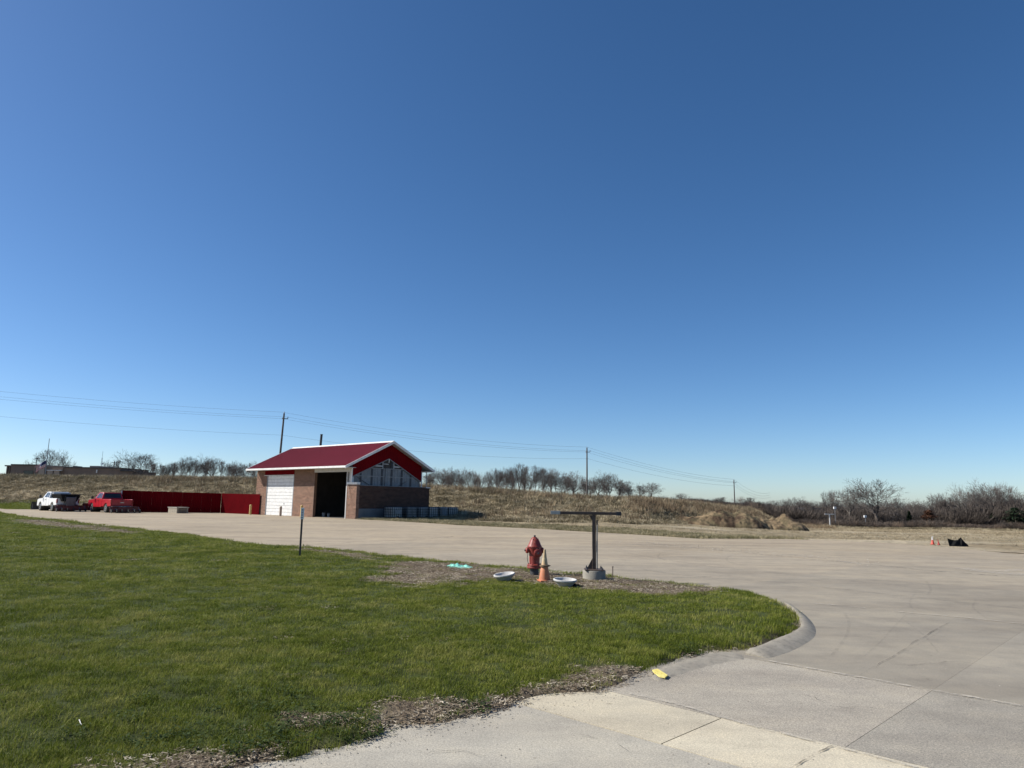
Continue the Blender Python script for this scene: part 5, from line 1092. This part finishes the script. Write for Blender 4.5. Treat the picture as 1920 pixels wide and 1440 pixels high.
for (a) in ((53,864,16,210,'vase','small hazy bare tree behind the left part of the brick building'), (87,846,34,180,'round','full bare tree behind the flagpole'), (115,846,28,180,'vase','bare tree behind the brick building, right of the flagpole tree'), (136,865,14,200,'vase','tiny bare tree above the rooftop units'),
            (203,865,18,200,'vase','small pale bare tree just right of the radio mast'), (221,865,16,200,'vase','small pale bare tree right of the small distant pole')):
    tree(*a, 'bare trees behind the brick building')
for i, a in enumerate(((270,848,58,150,'round'),(245,868,16,160,'vase'),(293,868,18,160,'slim'),(304,871,14,165,'vase'),(315,871,12,165,'slim'),(324,868,18,160,'vase'),(341,857,26,150,'vase'),(356,859,22,152,'slim'),(367,865,16,158,'vase'),(387,862,24,152,'round'),(400,855,34,150,'round'),(413,866,18,156,'vase'),(436,868,26,152,'round'),(447,866,20,156,'vase'),(460,868,26,152,'round'),(474,878,18,158,'vase'))):
    tree(*a, f'{ordn[i]} bare tree from the left between brick building and garage', 'bare trees on the ridge left of the garage') if i else tree(*a, 'broadest round bare tree, right beside the end of the brick building', 'bare trees on the ridge left of the garage')
for i, a in enumerate(((807,884,24,150,'round'),(831,880,32,145,'round'),(846,888,18,160,'vase'),(858,878,28,150,'vase'),(881,879,26,148,'round'),(901,886,28,150,'open'),(918,892,18,165,'vase'),(931,880,28,150,'round'),(948,877,26,152,'vase'),(959,882,20,160,'slim'),(971,873,32,148,'round'),(987,878,24,152,'vase'),(1002,876,26,150,'slim'),(1016,880,22,155,'vase'),(1030,881,26,150,'round'),(1044,886,20,155,'slim'),(1056,890,18,158,'vase'),(1072,886,36,148,'round'),(1093,900,26,158,'vase'),(1120,892,36,150,'round'),(1144,885,32,148,'round'),(1162,897,28,150,'round'),(1184,914,26,150,'round'),(1215,907,38,150,'round'),(1273,926,34,165,'round'))):
    tree(*a, f'{ordn[i]} bare tree from the left in the row on the ridge right of the garage', 'bare trees on the ridge right of the garage')
woods = [(1325,939,28,210,'round'),(1341,934,30,205,'round'),(1357,933,18,205,'vase'),(1384,932,20,205,'open'),(1398,940,20,210,'round'),(1411,934,22,205,'vase'),(1424,942,18,210,'round'),(1437,941,22,215,'vase'),(1452,940,22,215,'round'),(1470,935,30,210,'round'),(1491,934,28,205,'round'),(1508,940,20,215,'round'),(1523,937,38,215,'round'),(1544,923,22,200,'slim'),(1556,922,22,200,'slim'),(1570,940,26,215,'round')]
for i, a in enumerate(woods): tree(*a, f'{ordn[i]} bare tree from the left in the wood behind the dirt heaps', 'bare trees of the low wood behind the dirt heaps')
tree(1587,915,40,175,'open','pale slender bare tree with open crown left of the large spreading tree','bare trees standing out of the right wood'); tree(1641,903,72,168,'round','large dark spreading bare tree, the biggest of the right wood','bare trees standing out of the right wood')
tree(1814,911,46,172,'open','pale bare tree with leaning open crown left of the tallest crown near the right edge','bare trees standing out of the right wood'); tree(1868,904,70,175,'round','tall broad bare tree near the right edge of the wood','bare trees standing out of the right wood')
woods2 = [(1606,940,26,205,'round'),(1622,945,24,210,'vase'),(1664,940,28,205,'round'),(1686,936,28,200,'round'),(1700,946,20,210,'vase'),(1716,942,28,200,'round'),(1728,938,26,195,'vase'),(1742,931,28,190,'slim'),(1761,927,30,185,'round'),(1780,930,30,185,'vase'),(1797,928,28,185,'round'),(1826,925,30,185,'vase'),(1840,915,34,180,'round'),(1852,920,28,185,'vase'),(1886,911,40,180,'vase'),(1904,931,32,180,'round'),(1917,935,30,180,'vase'),(1935,925,40,180,'round'),(1960,930,36,180,'vase'),(1985,922,40,180,'round')]
for i, a in enumerate(woods2): tree(*a, f'{ordn[i]} bare tree from the left in the right wood behind the standout trees', 'bare trees massed in the right wood')

fr = random.Random(12)
for k in range(30):
    px_ = 812+k*13.2+fr.uniform(-6,6)
    if 905 < px_ < 915: continue
    tree(px_, np.interp(px_, [807,940,1000,1050,1170,1230], [888,884,886,893,905,916])+fr.uniform(-4,9), fr.uniform(18,28), fr.uniform(162,180), fr.choice(('vase','slim','round')), 'thin hazy bare tree filling a gap behind the ridge row right of the garage', 'thin trees behind the ridge row')
for k in range(10):
    px_ = 288+k*20+fr.uniform(-4,4); tree(px_, 871+fr.uniform(-4,5), fr.uniform(16,24), fr.uniform(165,180), fr.choice(('vase','slim')), 'thin hazy bare tree filling a gap behind the ridge left of the garage', 'thin trees behind the ridge left of the garage')
for k in range(46):
    px_ = 1330+k*14+fr.uniform(-6,6); tree(px_, np.interp(px_, [1330,1450,1560,1690,1720,1800,1930], [944,947,943,949,945,938,936])+fr.uniform(-4,4), fr.uniform(26,40), fr.uniform(222,250), fr.choice(('round','vase','round')), 'hazy grey bare tree in the background mass of the far wood', 'background trees of the far wood')

# undergrowth
BRUSH = blade_mat('brush_twig', [(.3, (.050,.042,.036)), (.5, (.085,.070,.060)), (.7, (.14,.115,.095))], .12, None, 0, 0)
BRUSHR = blade_mat('brush_red', [(.36, (.085,.062,.048)), (.5, (.14,.102,.075)), (.64, (.22,.165,.12))], .12, None, 0, 0)
def brush_t(name, m, seed, n_=160, h_=1, w_=.6):
    r = random.Random(seed); b = MB()
    for i in range(n_):
        a = r.uniform(0,6.283); q = w_*.4*math.sqrt(r.random()); p = Vector((q*math.cos(a), q*math.sin(a), 0)); d = Vector((math.cos(a)*r.uniform(.1,1.1), math.sin(a)*r.uniform(.1,1.1), 1)).normalized(); L_ = h_*r.uniform(.35,1)
        for k in range(3):
            q2 = p+d*L_/3; wd = .011*(1-.25*k); s_ = Vector((-math.sin(a+k), math.cos(a+k), 0))*wd; b.add([p-s_, p+s_, q2+s_*.7, q2-s_*.7], [(0,1,2,3)])
            if k: e = (d+Vector((r.gauss(0,.6), r.gauss(0,.6), r.uniform(-.2,.4)))).normalized()*L_*.3; b.add([p-s_*.6, p+s_*.6, p+e], [(0,1,2)])
            p = q2; d = (d+Vector((r.gauss(0,.25), r.gauss(0,.25), 0))).normalized()
    return b.mesh(name, m, None, False)
bt = [brush_t('brush', BRUSH, i) for i in range(4)]; br_ = [brush_t('brush_red', BRUSHR, 20+i, 130) for i in range(3)]
x, y, px = far_pts(9000, 1290, 2010, 168, 240); keep = (rng.random(len(x)) < .9) & ((px > 1400) | (y > 190)); x, y, px = x[keep], y[keep], px[keep]; k = len(x)
hz = rng.uniform(1.8,5.2,k)*(.45+1.1*fbm(x*.06, y*.06, 95))*np.interp(px, [1290,1400,1470,1560,1700,1760,1900], [.35,.40,.85,.95,.9,1.15,1.3]); sc = hz*rng.uniform(.9,1.4,k)
hz = np.where((abs(px-1683) < 22) & (y < 192), hz*.35, hz)
put('wood_undergrowth', x, y, sc, hz, bt, 'dense dark leafless undergrowth filling the far wood', 'undergrowth')
x, y, px = far_pts(2600, 1400, 2010, 158, 172); k = len(x); hz = rng.uniform(.7,2.0,k)*(.4+1.2*fbm(x*.15, y*.15, 97)); put('wood_edge_brush', x, y, hz*1.3, hz, br_+bt, 'low reddish brown brush along the edge of the far wood', 'undergrowth')
x, y, px = far_pts(1500, 240, 1330, 128, 160); keep = (rng.random(len(x)) < np.where((px < 480)|(px>1150), .5, .14)); x, y = x[keep], y[keep]; k = len(x); hz = rng.uniform(.8,2.0,k); put('ridge_brush', x, y, hz*1.2, hz, bt+br_, 'thin leafless brush behind the ridge crest', 'undergrowth')
x, y, px = far_pts(3800, 1380, 2010, 148, 161); keep = rng.random(len(x)) < .3+.9*fbm(x*.12, y*.2, 98); x, y = x[keep], y[keep]; k = len(x)
put('wood_edge_straw', x, y, rng.uniform(1,1.8,k), rng.uniform(.5,1.2,k)*1.1, st, 'pale dead grass fringe in front of the far wood', 'dry grass')
# evergreens
NEED = blade_mat('needles', [(.3, (.012,.022,.012)), (.5, (.025,.040,.020)), (.7, (.045,.062,.03))], 1.2, None, 0, 0)
def evergreen(px, ytop, wpx, Y_, lab, cone_=True, m_=NEED, seed=1):
    r = random.Random(seed); tp = at(px, ytop, Y_); zb = hl(tp.x, Y_); h_ = tp.z-zb; w_ = wpx*Y_/FPX/2; t_ = thing('evergreen_tree', lab, 'tree', (tp.x, Y_, zb)); MB().tube([(0,0,-.3),(0,0,h_*.8)], [.16,.05], 6).build('trunk', BARK, t_)
    b = MB()
    for i in range(1500):
        u_ = r.random(); z_ = h_*(.04+.96*u_); R0 = w_*((1-u_)**.8 if cone_ else math.sqrt(max(0,1-(2*u_-.9)**2*.8)))*(.85+.25*math.sin(z_*5)); a = r.uniform(0,6.283); q = R0*r.uniform(.45,1.05); c = Vector((q*math.cos(a), q*math.sin(a), z_)); s_ = r.uniform(.15,.38)
        d1 = Vector((math.cos(a), math.sin(a), r.uniform(-.6,.2)))*s_; d2 = Vector((-math.sin(a), math.cos(a), r.uniform(-.4,.4)))*s_*.45; b.add([c-d1-d2*.4, c-d2, c+d1, c+d2], [(0,1,2,3)])
    b.build('crown', m_, t_, recalc=False)
evergreen(1704, 959, 17, 166, 'small pointed dark evergreen beside the white-roofed house', True, NEED, 1)
evergreen(1902, 952, 40, 164, 'dark bushy evergreen at the right edge of the wood', False, NEED, 2); evergreen(1935, 948, 44, 166, 'second dark bushy evergreen past the right edge of the wood', False, NEED, 3)
evergreen(1862, 962, 24, 168, 'low dark evergreen below the tall broad bare tree', False, NEED, 4)
evergreen(1741, 957, 28, 166, 'rust-brown leafy bush at the front of the right wood', False, blade_mat('rust_leaf', [(.3, (.07,.035,.022)), (.7, (.15,.075,.045))], 1.2), 5)

# ------------------------------------------------------------------ render settings
scene.render.engine = 'CYCLES'; scene.cycles.max_bounces = 6; scene.cycles.transparent_max_bounces = 8
